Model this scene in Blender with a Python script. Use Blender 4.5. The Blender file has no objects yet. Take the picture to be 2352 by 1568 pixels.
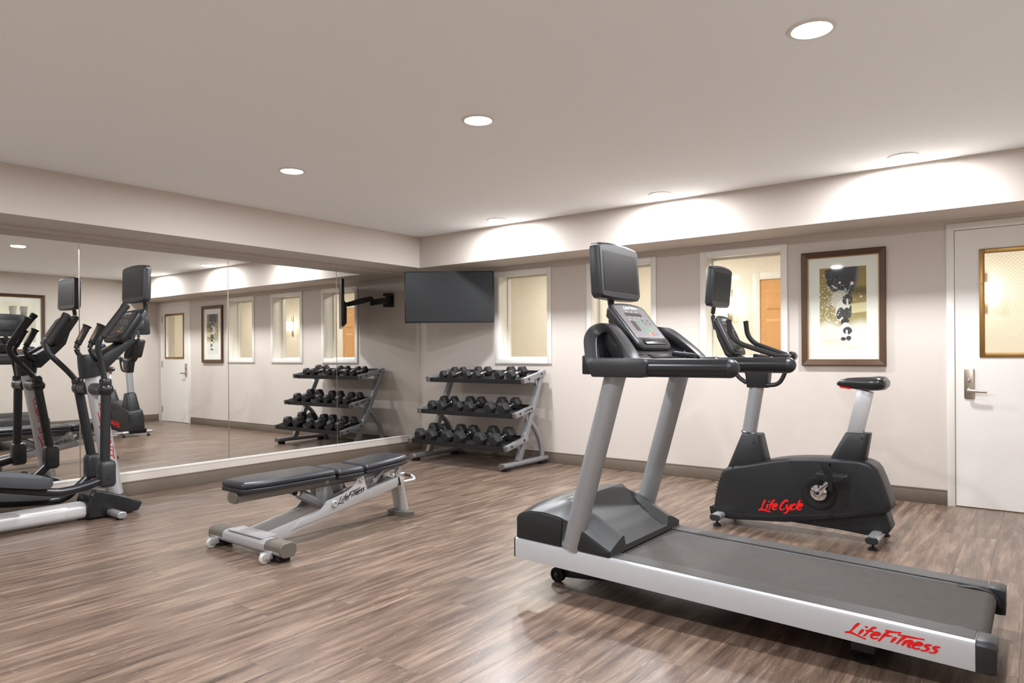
import bpy, bmesh, math, random
from mathutils import Vector, Matrix
random.seed(11)
sc = bpy.context.scene
col = sc.collection
PI = math.pi

# ------------------------------------------------------------------ camera
TH, RO = 0.6517, 0.0065
R_ = Vector((math.cos(TH), math.sin(TH), 0)); D_ = Vector((-math.sin(TH), math.cos(TH), 0)); U_ = Vector((0, 0, 1))
right = R_ * math.cos(RO) - U_ * math.sin(RO); up = U_ * math.cos(RO) + R_ * math.sin(RO)
cd = bpy.data.cameras.new('camera'); cam = bpy.data.objects.new('camera', cd); col.objects.link(cam)
cd.sensor_width = 36.0; cd.sensor_fit = 'HORIZONTAL'; cd.lens = 36.0 * 1599.46 / 2352
cd.shift_y = 28.47 / 2352; cd.clip_start = 0.05
bk = -D_
cam.matrix_world = Matrix(((right.x, up.x, bk.x, 5.98), (right.y, up.y, bk.y, -6.0423), (right.z, up.z, bk.z, 1.1396), (0, 0, 0, 1)))
sc.camera = cam

# ------------------------------------------------------------------ world, exposure
w = bpy.data.worlds.new('world'); sc.world = w; w.use_nodes = True
w.node_tree.nodes['Background'].inputs[0].default_value = (0.8, 0.85, 0.9, 1)
w.node_tree.nodes['Background'].inputs[1].default_value = 0.05
vs = sc.view_settings
vs.view_transform = 'Standard'; vs.look = 'None'; vs.gamma = 1.0; vs.use_curve_mapping = False
vs.exposure = 0.42
DOWNLIGHT_W = 30.0
HALL_W = 21.0
LAMP_COL = (0.965, 1.0, 1.06)

# ------------------------------------------------------------------ helpers
def lin(c):
    return tuple((v / 12.92 if v <= 0.04045 else ((v + 0.055) / 1.055) ** 2.4) for v in c)
def srgb(r, g, b): return lin((r / 255, g / 255, b / 255))

MATS = {}
def mat(name, c, rough=0.5, metal=0.0, spec=0.5, vary=0.0, vscale=40.0, bump=0.0, bscale=300.0, emit=None, es=0.0, coat=0.0):
    m = bpy.data.materials.new(name); m.use_nodes = True
    nt = m.node_tree; b = nt.nodes['Principled BSDF']
    col4 = (*c, 1)
    b.inputs['Base Color'].default_value = col4
    b.inputs['Roughness'].default_value = rough; b.inputs['Metallic'].default_value = metal
    b.inputs['Specular IOR Level'].default_value = spec
    if coat: b.inputs['Coat Weight'].default_value = coat; b.inputs['Coat Roughness'].default_value = 0.1
    if emit:
        b.inputs['Emission Color'].default_value = (*emit, 1); b.inputs['Emission Strength'].default_value = es
    tc = None
    if vary or bump: tc = nt.nodes.new('ShaderNodeTexCoord')
    if vary:
        n = nt.nodes.new('ShaderNodeTexNoise'); n.inputs['Scale'].default_value = vscale; n.inputs['Detail'].default_value = 4
        nt.links.new(tc.outputs['Object'], n.inputs['Vector'])
        mx = nt.nodes.new('ShaderNodeMix'); mx.data_type = 'RGBA'
        mx.inputs[6].default_value = (*[v * (1 - vary) for v in c], 1); mx.inputs[7].default_value = (*[min(1, v * (1 + vary)) for v in c], 1)
        nt.links.new(n.outputs['Fac'], mx.inputs[0]); nt.links.new(mx.outputs[2], b.inputs['Base Color'])
    if bump:
        n2 = nt.nodes.new('ShaderNodeTexNoise'); n2.inputs['Scale'].default_value = bscale; n2.inputs['Detail'].default_value = 3
        nt.links.new(tc.outputs['Object'], n2.inputs['Vector'])
        bp = nt.nodes.new('ShaderNodeBump'); bp.inputs['Strength'].default_value = bump; bp.inputs['Distance'].default_value = 0.002
        nt.links.new(n2.outputs['Fac'], bp.inputs['Height']); nt.links.new(bp.outputs['Normal'], b.inputs['Normal'])
    MATS[name] = m
    return m

V = Vector
def catmull(pts, n=6, closed=False):
    pts = [V(p) for p in pts]; out = []
    N = len(pts)
    rng = range(N if closed else N - 1)
    for i in rng:
        p1, p2 = pts[i], pts[(i + 1) % N]
        p0 = pts[i - 1] if (closed or i > 0) else p1 * 2 - p2
        p3 = pts[(i + 2) % N] if (closed or i + 2 < N) else p2 * 2 - p1
        for k in range(n):
            t = k / n
            out.append(0.5 * ((2 * p1) + (p2 - p0) * t + (2 * p0 - 5 * p1 + 4 * p2 - p3) * t * t + (3 * p1 - p0 - 3 * p2 + p3) * t ** 3))
    if not closed: out.append(pts[-1])
    return out
def bend(pts, rad, n=5):
    """polyline with rounded corners"""
    pts = [V(p) for p in pts]; out = [pts[0]]
    for i in range(1, len(pts) - 1):
        a, b, c = pts[i - 1], pts[i], pts[i + 1]
        d1 = (a - b); d2 = (c - b); l = min(rad, d1.length * .48, d2.length * .48)
        s, e = b + d1.normalized() * l, b + d2.normalized() * l
        for k in range(n + 1):
            t = k / n
            out.append(s * (1 - t) ** 2 + b * 2 * t * (1 - t) + e * t * t)
    out.append(pts[-1]); return out
def rrect(w_, h_, r, n=4, cx=0, cy=0):
    out = []
    for (sx, sy, a0) in ((1, 1, 0), (-1, 1, 90), (-1, -1, 180), (1, -1, 270)):
        for k in range(n + 1):
            a = math.radians(a0 + 90 * k / n)
            out.append((cx + sx * (w_ / 2 - r) + r * math.cos(a), cy + sy * (h_ / 2 - r) + r * math.sin(a)))
    return out

class M:
    def __init__(s): s.v = []; s.f = []
    def add(s, vs, fs):
        o = len(s.v); s.v += [V(p) for p in vs]; s.f += [tuple(i + o for i in f) for f in fs]; return s
    def box(s, x0, x1, y0, y1, z0, z1):
        return s.add([(x0, y0, z0), (x1, y0, z0), (x1, y1, z0), (x0, y1, z0), (x0, y0, z1), (x1, y0, z1), (x1, y1, z1), (x0, y1, z1)],
                     [(0, 3, 2, 1), (4, 5, 6, 7), (0, 1, 5, 4), (1, 2, 6, 5), (2, 3, 7, 6), (3, 0, 4, 7)])
    def prism(s, poly, ax, a0, a1, poly2=None):
        def mp(p, a):
            return {'X': (a, p[0], p[1]), 'Y': (p[0], a, p[1]), 'Z': (p[0], p[1], a)}[ax]
        poly2 = poly2 or poly; n = len(poly)
        return s.add([mp(p, a0) for p in poly] + [mp(p, a1) for p in poly2],
                     [tuple(range(n))[::-1], tuple(range(n, 2 * n))] + [(i, (i + 1) % n, (i + 1) % n + n, i + n) for i in range(n)])
    def plate(s, poly, O, u, v, t, inset=None):
        O, u, v = V(O), V(u).normalized(), V(v).normalized(); w_ = u.cross(v); n = len(poly)
        vs = [O + u * p[0] + v * p[1] for p in poly] + [O + u * p[0] + v * p[1] + w_ * t for p in (inset or poly)]
        return s.add(vs, [tuple(range(n))[::-1], tuple(range(n, 2 * n))] + [(i, (i + 1) % n, (i + 1) % n + n, i + n) for i in range(n)])
    def loft(s, rings, cap=True, closed=True):
        n = len(rings[0]); vs = [p for r in rings for p in r]; fs = []
        for j in range(len(rings) - 1):
            for i in range(n if closed else n - 1):
                a, b = j * n + i, j * n + (i + 1) % n
                fs.append((a, b, b + n, a + n))
        if cap:
            fs.append(tuple(range(n))[::-1]); fs.append(tuple((len(rings) - 1) * n + i for i in range(n)))
        return s.add(vs, fs)
    def tube(s, path, r, n=12, up=(0, 0, 1), ell=None, cap=True):
        path = [V(p) for p in path]; N = len(path); rings = []; upv = V(up)
        for i, p in enumerate(path):
            t = (path[min(i + 1, N - 1)] - path[max(i - 1, 0)]).normalized()
            side = t.cross(upv)
            if side.length < 1e-4: side = t.cross(V((0, 1, 0)))
            if side.length < 1e-4: side = t.cross(V((1, 0, 0)))
            side.normalize(); u2 = side.cross(t).normalized()
            rr = r[i] if isinstance(r, (list, tuple)) else r
            a_, b_ = (rr * ell[0], rr * ell[1]) if ell else (rr, rr)
            ph, q4 = (PI / 4, 1.41421) if n == 4 else (0.0, 1.0)       # four sides: a box section with half widths a_, b_
            rings.append([p + side * a_ * q4 * math.cos(2 * PI * k / n + ph) + u2 * b_ * q4 * math.sin(2 * PI * k / n + ph) for k in range(n)])
        return s.loft(rings, cap)
    def lathe(s, prof, O, ax=(0, 0, 1), n=20, cap=True, ph=0.0):
        ax = V(ax).normalized(); a = ax.orthogonal().normalized()
        if abs(ax.z) < .9: a = ax.cross(V((0, 0, 1))).normalized()
        b = ax.cross(a)
        rings = [[V(O) + ax * h + (a * math.cos(2 * PI * k / n + ph) + b * math.sin(2 * PI * k / n + ph)) * r for k in range(n)] for r, h in prof]
        return s.loft(rings, cap)
    def cyl(s, A, B, r, n=16): return s.tube([A, B], r, n)
    def sphere(s, O, r, n=16, m=8, ax=(0, 0, 1), k=1.0):
        return s.lathe([(max(1e-4, r * math.sin(PI * j / m)), -r * k * math.cos(PI * j / m)) for j in range(m + 1)], O, ax, n)

def mesh_of(name, m, mt, bevel=0, seg=2, sharp=35, off=V((0, 0, 0))):
    me = bpy.data.meshes.new(name)
    me.from_pydata([tuple(p - off) for p in m.v], [], m.f)
    bm = bmesh.new(); bm.from_mesh(me)
    bmesh.ops.recalc_face_normals(bm, faces=bm.faces)
    if bevel:
        es = [e for e in bm.edges if len(e.link_faces) == 2 and e.calc_face_angle(0) > math.radians(28)]
        if es: bmesh.ops.bevel(bm, geom=es, offset=bevel, offset_type='OFFSET', segments=seg, profile=0.5, affect='EDGES', clamp_overlap=True)
    for f in bm.faces: f.smooth = sharp > 0
    bm.to_mesh(me); bm.free()
    if sharp > 0: me.set_sharp_from_angle(angle=math.radians(sharp))
    if mt: me.materials.append(mt)
    me.update(); return me
def root_of(o):
    while o.parent: o = o.parent
    return o
def P(name, m, mt, parent=None, bevel=0, seg=2, sharp=35, label=None):
    """one part; geometry is given in world coordinates"""
    off = V(root_of(parent).location) if parent else V((0, 0, 0))
    o = bpy.data.objects.new(name, mesh_of(name, m, mt, bevel, seg, sharp, off)); col.objects.link(o)
    if parent: o.parent = parent
    if label: o['label'] = label
    return o
def T(name, loc, label, cat, group=None):
    o = bpy.data.objects.new(name, None); col.objects.link(o); o.location = loc; o.empty_display_size = .05
    o['label'] = label; o['category'] = cat
    if group: o['group'] = group
    return o
def S(name, m=None, mt=None, loc=(0, 0, 0), bevel=0, sharp=35, label=None):
    if m is None:
        o = bpy.data.objects.new(name, None); col.objects.link(o); o.location = loc; o.empty_display_size = .05
    else: o = P(name, m, mt, None, bevel, 2, sharp)
    o['kind'] = 'structure'
    if label: o['label'] = label
    return o
def copy_tree(o, parent=None):
    c = o.copy(); col.objects.link(c); c.parent = parent
    for ch in list(o.children): copy_tree(ch, c)
    return c

# brush lettering: every letter a few strokes
GLY = {
 'L': (.62, [[(.40, 1.08), (.30, .8), (.13, .06)], [(-.12, -.02), (.14, .07), (.45, .0), (1.12, -.2)]]),
 'i': (.26, [[(.13, .62), (.02, .06)], [(.17, .84), (.29, .94)]]),
 'f': (.40, [[(.50, 1.0), (.36, .98), (.26, .8), (.06, .02)], [(.02, .56), (.44, .66)]]),
 'e': (.46, [[(.06, .32), (.34, .42), (.36, .58), (.2, .62), (.04, .38), (.06, .12), (.2, .04), (.42, .16)]]),
 'F': (.66, [[(.34, .98), (.2, .6), (.04, -.1)], [(.12, 1.0), (.45, .98), (.95, 1.1)], [(.14, .54), (.6, .62)]]),
 't': (.34, [[(.34, .98), (.2, .6), (.05, .06)], [(.06, .86), (.5, .90), (1.25, .98)]]),
 'n': (.50, [[(.12, .6), (.01, .03)], [(.04, .22), (.24, .58), (.38, .54), (.30, .2), (.36, .04), (.46, .1)]]),
 's': (.42, [[(.42, .62), (.22, .60), (.16, .46), (.32, .30), (.26, .08), (.02, .02)]]),
 'C': (.62, [[(.72, .86), (.62, 1.0), (.42, .96), (.16, .6), (.06, .24), (.2, .02), (.56, .16)]]),
 'y': (.46, [[(.08, .6), (.06, .34), (.18, .2), (.34, .34)], [(.46, .62), (.26, .0), (.08, -.3), (-.14, -.3)]]),
 'c': (.42, [[(.42, .52), (.28, .6), (.08, .38), (.06, .12), (.2, .04), (.4, .14)]]),
 'l': (.26, [[(.38, 1.05), (.24, .6), (.05, .05)]]),
 ' ': (.22, []),
}
def lettering(name, text, fmap, H, mt, parent, wgt=.115, shear=.28, total=None):
    """fmap(x, y) gives the point on the surface; H is the cap height"""
    adv = sum(GLY[c][0] for c in text)
    kx = (total / (adv * H)) if total else 1.0
    m = M(); x0 = 0; nst = 0
    for c in text:
        a, strokes = GLY[c]
        for st in strokes:
            pts = catmull([(p[0], p[1], 0) for p in st], 5)
            L, Rr = [], []
            for i, p in enumerate(pts):
                t = pts[min(i + 1, len(pts) - 1)] - pts[max(i - 1, 0)]
                if t.length < 1e-6: t = V((1, 0, 0))
                t.normalize(); nrm = V((-t.y, t.x, 0))
                fr = i / (len(pts) - 1); wd = wgt * (.62 + .38 * math.sin(PI * min(1, fr * 1.15 + .08)))*.62
                for lst, sg in ((L, 1), (Rr, -1)):
                    q = p + nrm * wd * sg
                    lst.append(fmap((x0 + q.x + q.y * shear) * H * kx, q.y * H))
            n = len(L); o = len(m.v)
            f0 = V(fmap(x0 * H * kx, .3 * H)); nv = (V(fmap(x0 * H * kx + .001, .3 * H)) - f0).cross(V(fmap(x0 * H * kx, .3 * H + .001)) - f0).normalized() * (.00003 * (nst + 2)); nst += 1
            m.v += [V(p) + nv * (1 + .12 * (i % n)) for i, p in enumerate(L + Rr)]
            m.f += [(o + i, o + i + 1, o + n + i + 1, o + n + i) for i in range(n - 1)]
        x0 += a
    return P(name, m, mt, parent, 0, sharp=0)

def flat_map(O, u, v):
    O, u, v = V(O), V(u).normalized(), V(v).normalized()
    return lambda x, y: O + u * x + v * y

def print_grid(name, fn, nx, ny, O, u, v, wd, ht, mt, parent):
    """flat print: colours per vertex from a drawing function fn(u, v) in 0..1, v downwards"""
    O, u, v = V(O), V(u), V(v)
    off = V(root_of(parent).location)
    vs_, fs = [], []; cs = []
    for j in range(ny + 1):
        for i in range(nx + 1):
            vs_.append(tuple(O + u * (wd * i / nx) + v * (ht * (1 - j / ny)) - off)); cs += [*lin([max(0, min(1, q / 255)) for q in fn(i / nx, j / ny)]), 1.0]
    for j in range(ny):
        for i in range(nx):
            a = j * (nx + 1) + i; fs.append((a, a + nx + 1, a + nx + 2, a + 1))
    me = bpy.data.meshes.new(name); me.from_pydata(vs_, [], fs)
    ca = me.color_attributes.new('Col', 'FLOAT_COLOR', 'POINT'); ca.data.foreach_set('color', cs)
    me.materials.append(mt); o = bpy.data.objects.new(name, me); col.objects.link(o); o.parent = parent
    return o

# ------------------------------------------------------------------ materials
wall_m = mat('wall_paint', srgb(203, 193, 184), .7, spec=.25, vary=.012, vscale=3, bump=.12, bscale=180)
soff_m = wall_m
ceil_m = mat('ceiling_paint', srgb(249, 251, 252), .8, spec=.2, bump=.08, bscale=160)
white_m = mat('white_gloss_paint', srgb(226, 222, 214), .42, spec=.4)
door_m = mat('door_paint', srgb(222, 217, 211), .45, spec=.4, vary=.01, vscale=5)
base_m = mat('baseboard_vinyl', srgb(108, 96, 84), .45, spec=.4, vary=.03, vscale=12)
brass_m = mat('bronze_metal', srgb(158, 122, 72), .35, .85, vary=.1, vscale=20)
nickel_m = mat('satin_nickel', srgb(185, 172, 158), .32, .95)
chrome_m = mat('chrome', srgb(225, 225, 225), .1, 1.0)
steel_m = mat('grey_steel_paint', srgb(154, 155, 157), .36, .45, vary=.03, vscale=60)
silver_m = mat('silver_paint', srgb(194, 194, 195), .32, .5, vary=.02, vscale=60)
alu_m = mat('brushed_aluminium', srgb(204, 207, 211), .34, .4, vary=.03, vscale=8)
black_m = mat('black_plastic', srgb(29, 30, 32), .42, spec=.45, bump=.15, bscale=900)
black2_m = mat('charcoal_plastic', srgb(40, 41, 44), .34, spec=.5, bump=.12, bscale=900)
gloss_m = mat('gloss_black_plastic', srgb(28, 29, 32), .26, spec=.5)
grip_m = mat('grip_rubber', srgb(38, 36, 36), .6, spec=.3, bump=.25, bscale=700)
rubber_m = mat('black_rubber', srgb(30, 29, 29), .7, spec=.25)
hood_m = mat('graphite_metallic_plastic', srgb(70, 70, 70), .38, .55, vary=.06, vscale=300)
tread_m = mat('belt_rubber', srgb(70, 65, 61), .7, spec=.3, vary=.22, vscale=28, bump=.3, bscale=900)
foot_m = mat('ribbed_foot_rail', srgb(84, 82, 80), .38, .4)
screen_m = mat('screen_glass', srgb(36, 37, 38), .3, spec=.22)
pad_m = mat('black_vinyl', srgb(38, 39, 43), .36, spec=.45, bump=.12, bscale=500)
hex_m = mat('rubber_hex', srgb(38, 38, 39), .5, spec=.4, bump=.2, bscale=600)
cap_m = mat('olive_grey_cap', srgb(98, 93, 84), .5, spec=.4)
red_m = mat('red_lettering', srgb(232, 8, 10), .5)
dkred_m = mat('dark_red_lettering', srgb(190, 22, 30), .5)
ink_m = mat('black_lettering', srgb(22, 22, 22), .5)
wht_m = mat('white_lettering', srgb(225, 225, 225), .5)
green_m = mat('green_key', srgb(54, 190, 84), .5)
redk_m = mat('red_key', srgb(235, 74, 50), .5)
orng_m = mat('amber_key', srgb(240, 170, 60), .5)
blue_m = mat('blue_key', srgb(90, 120, 190), .5)
panel_m = mat('console_overlay', srgb(112, 108, 108), .42, .2, vary=.04, vscale=300)
panelk_m = mat('dark_console_overlay', srgb(60, 60, 61), .38)
lcd_m = mat('display_window', srgb(64, 60, 56), .25)
frame_m = mat('bronze_brown_frame', srgb(84, 62, 46), .42, .35, vary=.12, vscale=120)
gilt_m = mat('gilt_fillet', srgb(168, 130, 82), .4, .6)
matboard_m = mat('mat_board', srgb(238, 235, 228), .75)
oak_m = mat('oak_door', srgb(206, 152, 92), .45, vary=.1, vscale=14)
carpet_m = mat('hall_carpet', srgb(150, 135, 115), .95, vary=.15, vscale=200)
hallwall_m = mat('hall_wallpaper', srgb(230, 222, 208), .75, vary=.03, vscale=60)
wheel_m = mat('white_wheel', srgb(196, 194, 188), .4)
mirror_m = mat('mirror_silver', (.80, .795, .77), .0, 1.0)
shade_m = mat('lit_shade', srgb(255, 248, 235), .6, emit=(1.0, .9, .74), es=7.0)
lens_m = mat('lit_lens', srgb(255, 252, 244), .5, emit=(1.0, .95, .86), es=9.0)
vase1_m = None

def print_mat():
    m = bpy.data.materials.new('photo_print'); m.use_nodes = True; nt = m.node_tree; b = nt.nodes['Principled BSDF']
    a = nt.nodes.new('ShaderNodeVertexColor'); a.layer_name = 'Col'
    nt.links.new(a.outputs['Color'], b.inputs['Base Color']); b.inputs['Roughness'].default_value = .6
    return m
print_m = print_mat()

def glass_mat(name, wire=False, tint=(.97, .98, .97)):
    m = bpy.data.materials.new(name); m.use_nodes = True; nt = m.node_tree; nt.nodes.clear()
    out = nt.nodes.new('ShaderNodeOutputMaterial')
    tr = nt.nodes.new('ShaderNodeBsdfTransparent'); tr.inputs[0].default_value = (*tint, 1)
    gl = nt.nodes.new('ShaderNodeBsdfGlossy'); gl.inputs['Roughness'].default_value = .03
    fr = nt.nodes.new('ShaderNodeFresnel'); fr.inputs[0].default_value = 1.45
    mx = nt.nodes.new('ShaderNodeMixShader')
    ge = nt.nodes.new('ShaderNodeNewGeometry'); front = nt.nodes.new('ShaderNodeMath'); front.operation = 'SUBTRACT'; front.inputs[0].default_value = 1.0
    nt.links.new(ge.outputs['Backfacing'], front.inputs[1])          # reflect on the outer face only, as a thin pane does
    fm = nt.nodes.new('ShaderNodeMath'); fm.operation = 'MULTIPLY'; nt.links.new(fr.outputs[0], fm.inputs[0]); nt.links.new(front.outputs[0], fm.inputs[1])
    nt.links.new(fm.outputs[0], mx.inputs[0]); nt.links.new(tr.outputs[0], mx.inputs[1]); nt.links.new(gl.outputs[0], mx.inputs[2])
    last = mx
    if wire:
        tc = nt.nodes.new('ShaderNodeTexCoord'); sp = nt.nodes.new('ShaderNodeSeparateXYZ'); nt.links.new(tc.outputs['Object'], sp.inputs[0])
        def mth(op, a, b=None):
            n = nt.nodes.new('ShaderNodeMath'); n.operation = op
            for i, q in enumerate((a, b)):
                if q is None: continue
                if isinstance(q, (int, float)): n.inputs[i].default_value = q
                else: nt.links.new(q, n.inputs[i])
            return n.outputs[0]
        K = 38.0; hits = []
        for op in ('ADD', 'SUBTRACT'):
            q = mth(op, sp.outputs['X'], sp.outputs['Z']); fc = mth('FRACT', mth('MULTIPLY', q, K)); hits.append(mth('LESS_THAN', fc, .05))
        fac = mth('MULTIPLY', mth('MAXIMUM', hits[0], hits[1]), .5)
        df = nt.nodes.new('ShaderNodeBsdfDiffuse'); df.inputs[0].default_value = (*srgb(176, 162, 138), 1)
        m2 = nt.nodes.new('ShaderNodeMixShader'); nt.links.new(fac, m2.inputs[0]); nt.links.new(mx.outputs[0], m2.inputs[1]); nt.links.new(df.outputs[0], m2.inputs[2]); last = m2
    nt.links.new(last.outputs[0], out.inputs[0]); return m
glass_m = glass_mat('clear_glass'); wire_m = glass_mat('wire_glass', True)

def plank_mat():
    m = bpy.data.materials.new('oak_vinyl_plank'); m.use_nodes = True; nt = m.node_tree; b = nt.nodes['Principled BSDF']; L = nt.links.new
    tc = nt.nodes.new('ShaderNodeTexCoord'); oi = nt.nodes.new('ShaderNodeObjectInfo')
    ml = nt.nodes.new('ShaderNodeMath'); ml.operation = 'MULTIPLY'; ml.inputs[1].default_value = 37.0; L(oi.outputs['Random'], ml.inputs[0])
    cb = nt.nodes.new('ShaderNodeCombineXYZ'); L(ml.outputs[0], cb.inputs[0]); L(ml.outputs[0], cb.inputs[1]); L(ml.outputs[0], cb.inputs[2])
    ad = nt.nodes.new('ShaderNodeVectorMath'); ad.operation = 'ADD'; L(tc.outputs['Object'], ad.inputs[0]); L(cb.outputs[0], ad.inputs[1])
    def stretch(sx, sy):
        v = nt.nodes.new('ShaderNodeVectorMath'); v.operation = 'MULTIPLY'; v.inputs[1].default_value = (sx, sy, 1); L(ad.outputs[0], v.inputs[0]); return v.outputs[0]
    n1 = nt.nodes.new('ShaderNodeTexNoise'); n1.inputs['Scale'].default_value = 1; n1.inputs['Detail'].default_value = 5; n1.inputs['Roughness'].default_value = .6
    L(stretch(26, 2.2), n1.inputs['Vector'])                         # broad dark and light bands along the board
    n2 = nt.nodes.new('ShaderNodeTexNoise'); n2.inputs['Scale'].default_value = 1; n2.inputs['Detail'].default_value = 4
    L(stretch(210, 7), n2.inputs['Vector'])                          # fine pores
    wv = nt.nodes.new('ShaderNodeTexNoise'); wv.inputs['Scale'].default_value = 1; wv.inputs['Detail'].default_value = 1.5
    wv.inputs['Distortion'].default_value = .6
    L(stretch(9, 1.6), wv.inputs['Vector'])
    k = nt.nodes.new('ShaderNodeMath'); k.operation = 'MULTIPLY'; k.inputs[1].default_value = 26; L(wv.outputs['Fac'], k.inputs[0])
    fr = nt.nodes.new('ShaderNodeMath'); fr.operation = 'PINGPONG'; fr.inputs[1].default_value = 1; L(k.outputs[0], fr.inputs[0])
    rr = nt.nodes.new('ShaderNodeValToRGB'); rr.color_ramp.elements[0].position = 0.0; rr.color_ramp.elements[0].color = (1, 1, 1, 1)
    rr.color_ramp.elements[1].position = .16; rr.color_ramp.elements[1].color = (0, 0, 0, 1); L(fr.outputs[0], rr.inputs[0])   # limed growth rings
    msk = nt.nodes.new('ShaderNodeMath'); msk.operation = 'MULTIPLY'; L(rr.outputs[0], msk.inputs[0])
    pr = nt.nodes.new('ShaderNodeValToRGB'); pr.color_ramp.elements[0].position = .5; pr.color_ramp.elements[1].position = .68; L(n2.outputs['Fac'], pr.inputs[0])
    L(pr.outputs[0], msk.inputs[1])
    cr = nt.nodes.new('ShaderNodeValToRGB'); e = cr.color_ramp.elements
    e[0].position = .28; e[0].color = (*srgb(72, 58, 49), 1); e[1].position = .72; e[1].color = (*srgb(146, 125, 108), 1)
    mid = e.new(.5); mid.color = (*srgb(110, 91, 77), 1)
    L(n1.outputs['Fac'], cr.inputs[0])
    tone = nt.nodes.new('ShaderNodeHueSaturation'); L(cr.outputs[0], tone.inputs['Color'])
    mr = nt.nodes.new('ShaderNodeMapRange'); mr.inputs['To Min'].default_value = .93; mr.inputs['To Max'].default_value = 1.06; L(oi.outputs['Random'], mr.inputs[0]); L(mr.outputs[0], tone.inputs['Value'])
    dk = nt.nodes.new('ShaderNodeMix'); dk.data_type = 'RGBA'; dk.blend_type = 'MULTIPLY'; dk.inputs[0].default_value = .35
    pd = nt.nodes.new('ShaderNodeValToRGB'); pd.color_ramp.elements[0].position = .36; pd.color_ramp.elements[0].color = (.4, .36, .34, 1); pd.color_ramp.elements[1].position = .52; L(n2.outputs['Fac'], pd.inputs[0])
    L(tone.outputs[0], dk.inputs[6]); L(pd.outputs[0], dk.inputs[7])
    mx = nt.nodes.new('ShaderNodeMix'); mx.data_type = 'RGBA'; mx.inputs[7].default_value = (*srgb(190, 176, 162), 1)
    sc_ = nt.nodes.new('ShaderNodeMath'); sc_.operation = 'MULTIPLY'; sc_.inputs[1].default_value = .5; L(msk.outputs[0], sc_.inputs[0])
    L(sc_.outputs[0], mx.inputs[0]); L(dk.outputs[2], mx.inputs[6]); L(mx.outputs[2], b.inputs['Base Color'])
    rg = nt.nodes.new('ShaderNodeMapRange'); rg.inputs['To Min'].default_value = .24; rg.inputs['To Max'].default_value = .37; L(n1.outputs['Fac'], rg.inputs[0]); L(rg.outputs[0], b.inputs['Roughness'])
    b.inputs['Specular IOR Level'].default_value = .5
    bp = nt.nodes.new('ShaderNodeBump'); bp.inputs['Strength'].default_value = .12; bp.inputs['Distance'].default_value = .001; L(n2.outputs['Fac'], bp.inputs['Height']); L(bp.outputs[0], b.inputs['Normal'])
    return m
plank_m = plank_mat()

# ================================================================== THE ROOM
XR, YF, ZC, ZS = 6.54, -7.6, 2.44, 2.10      # right wall, wall behind the camera, ceiling, soffit underside
SB, SL = 0.509, 0.476                        # soffit depths: back, left
HY0, HY1 = 0.22, 2.10                        # hall beyond the window wall

# floor: slab with planks
fl = S('floor', M().box(-.05, XR + .05, YF - .05, .02, -.06, -.0125), mat('subfloor', srgb(40, 34, 30), .9))
PW, PL, YE = .1537, 1.22, -5.49
pm = {}
def plank_mesh(wd, ln):
    key = (round(wd, 4), round(ln, 4))
    if key not in pm:
        a, b, g, c = wd / 2 - .0002, ln / 2 - .0002, .0005, .0005
        m = M()
        m.loft([[V((sx * (a - q), sy * (b - q), z)) for sx, sy in ((-1, -1), (1, -1), (1, 1), (-1, 1))] for q, z in ((0, -.0115), (0, -c), (g, 0))])
        pm[key] = mesh_of('floor_plank', m, plank_m, sharp=0)
    return pm[key]
x = 5.445 - 36 * PW; rest = []
while x < XR - .001:
    xa, xb = max(x, 0.0), min(x + PW, XR)
    if xb - xa > .012:
        y = 0.0; ln = random.choice((.305, .61, .915, 1.22))
        while y > YE + .01:
            l2 = min(ln, y - YE)
            o = bpy.data.objects.new('floor_plank', plank_mesh(xb - xa, l2)); col.objects.link(o)
            o.location = ((xa + xb) / 2, y - l2 / 2, 0); o.parent = fl
            y -= l2; ln = PL
        rest.append((xa, xb))
    x += PW
mr_ = M()
for i, (xa, xb) in enumerate(rest):
    mr_.box(xa + .0006, xb - .0006, YF, YE - .001, -.0115, 0)
o = P('floor_plank_field', mr_, plank_m, fl, sharp=0); o['kind'] = 'stuff'

S('ceiling', M().box(-.1, XR + .1, YF - .1, .1, ZC, ZC + .1), ceil_m)
# soffits
S('trim_1', M().box(0, SL, YF, 0, ZS, ZC - .0005), soff_m, label='painted soffit above the mirrors')
S('trim_2', M().box(SL + .0005, XR, -SB, 0, ZS, ZC - .0005), soff_m, label='painted soffit above the windows')
S('wall_left', M().box(-.20, -.017, YF - .1, .2, -.02, ZC), wall_m)
S('wall_right', M().box(XR, XR + .15, YF - .1, .3, -.02, ZC), wall_m)
S('wall_front', M().box(-.05, XR + .05, YF - .15, YF, -.02, ZC), white_m)  # unseen wall, made white to bounce more light onto the ceiling
# lower wall band under the mirrors, rail above them
S('trim_3', M().box(-.017, 0, YF, 0, -.012, .172), wall_m, label='painted band under the mirrors')
S('trim_4', M().box(-.017, .004, YF, 0, .172, .19), white_m, bevel=.002, label='thin white ledge below the mirrors')
S('trim_5', M().box(-.017, .002, YF, 0, 2.072, ZS - .0005), soff_m, label='painted strip above the mirrors')

# window wall with three openings and a doorway
WIN = [(1.145, 1.896), (2.328, 3.087), (3.520, 4.280)]
WZ0, WZ1 = 1.033, 2.048
DX0, DX1, DZ = 5.413, 6.425, 2.073
ops = [(a + .045, b - .045, WZ0 + .05, WZ1 - .045) for a, b in WIN] + [(DX0 + .02, DX1 - .02, -.02, DZ - .02)]
wm = M(); xs = -.2
for (a, b, z0, z1) in ops:
    wm.box(xs, a, 0, HY0, -.02, ZC)
    if z0 > 0: wm.box(a, b, 0, HY0, -.02, z0)
    wm.box(a, b, 0, HY0, z1, ZC)
    xs = b
wm.box(xs, XR + .1, 0, HY0, -.02, ZC)
S('wall_back', wm, wall_m, sharp=0)

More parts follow.
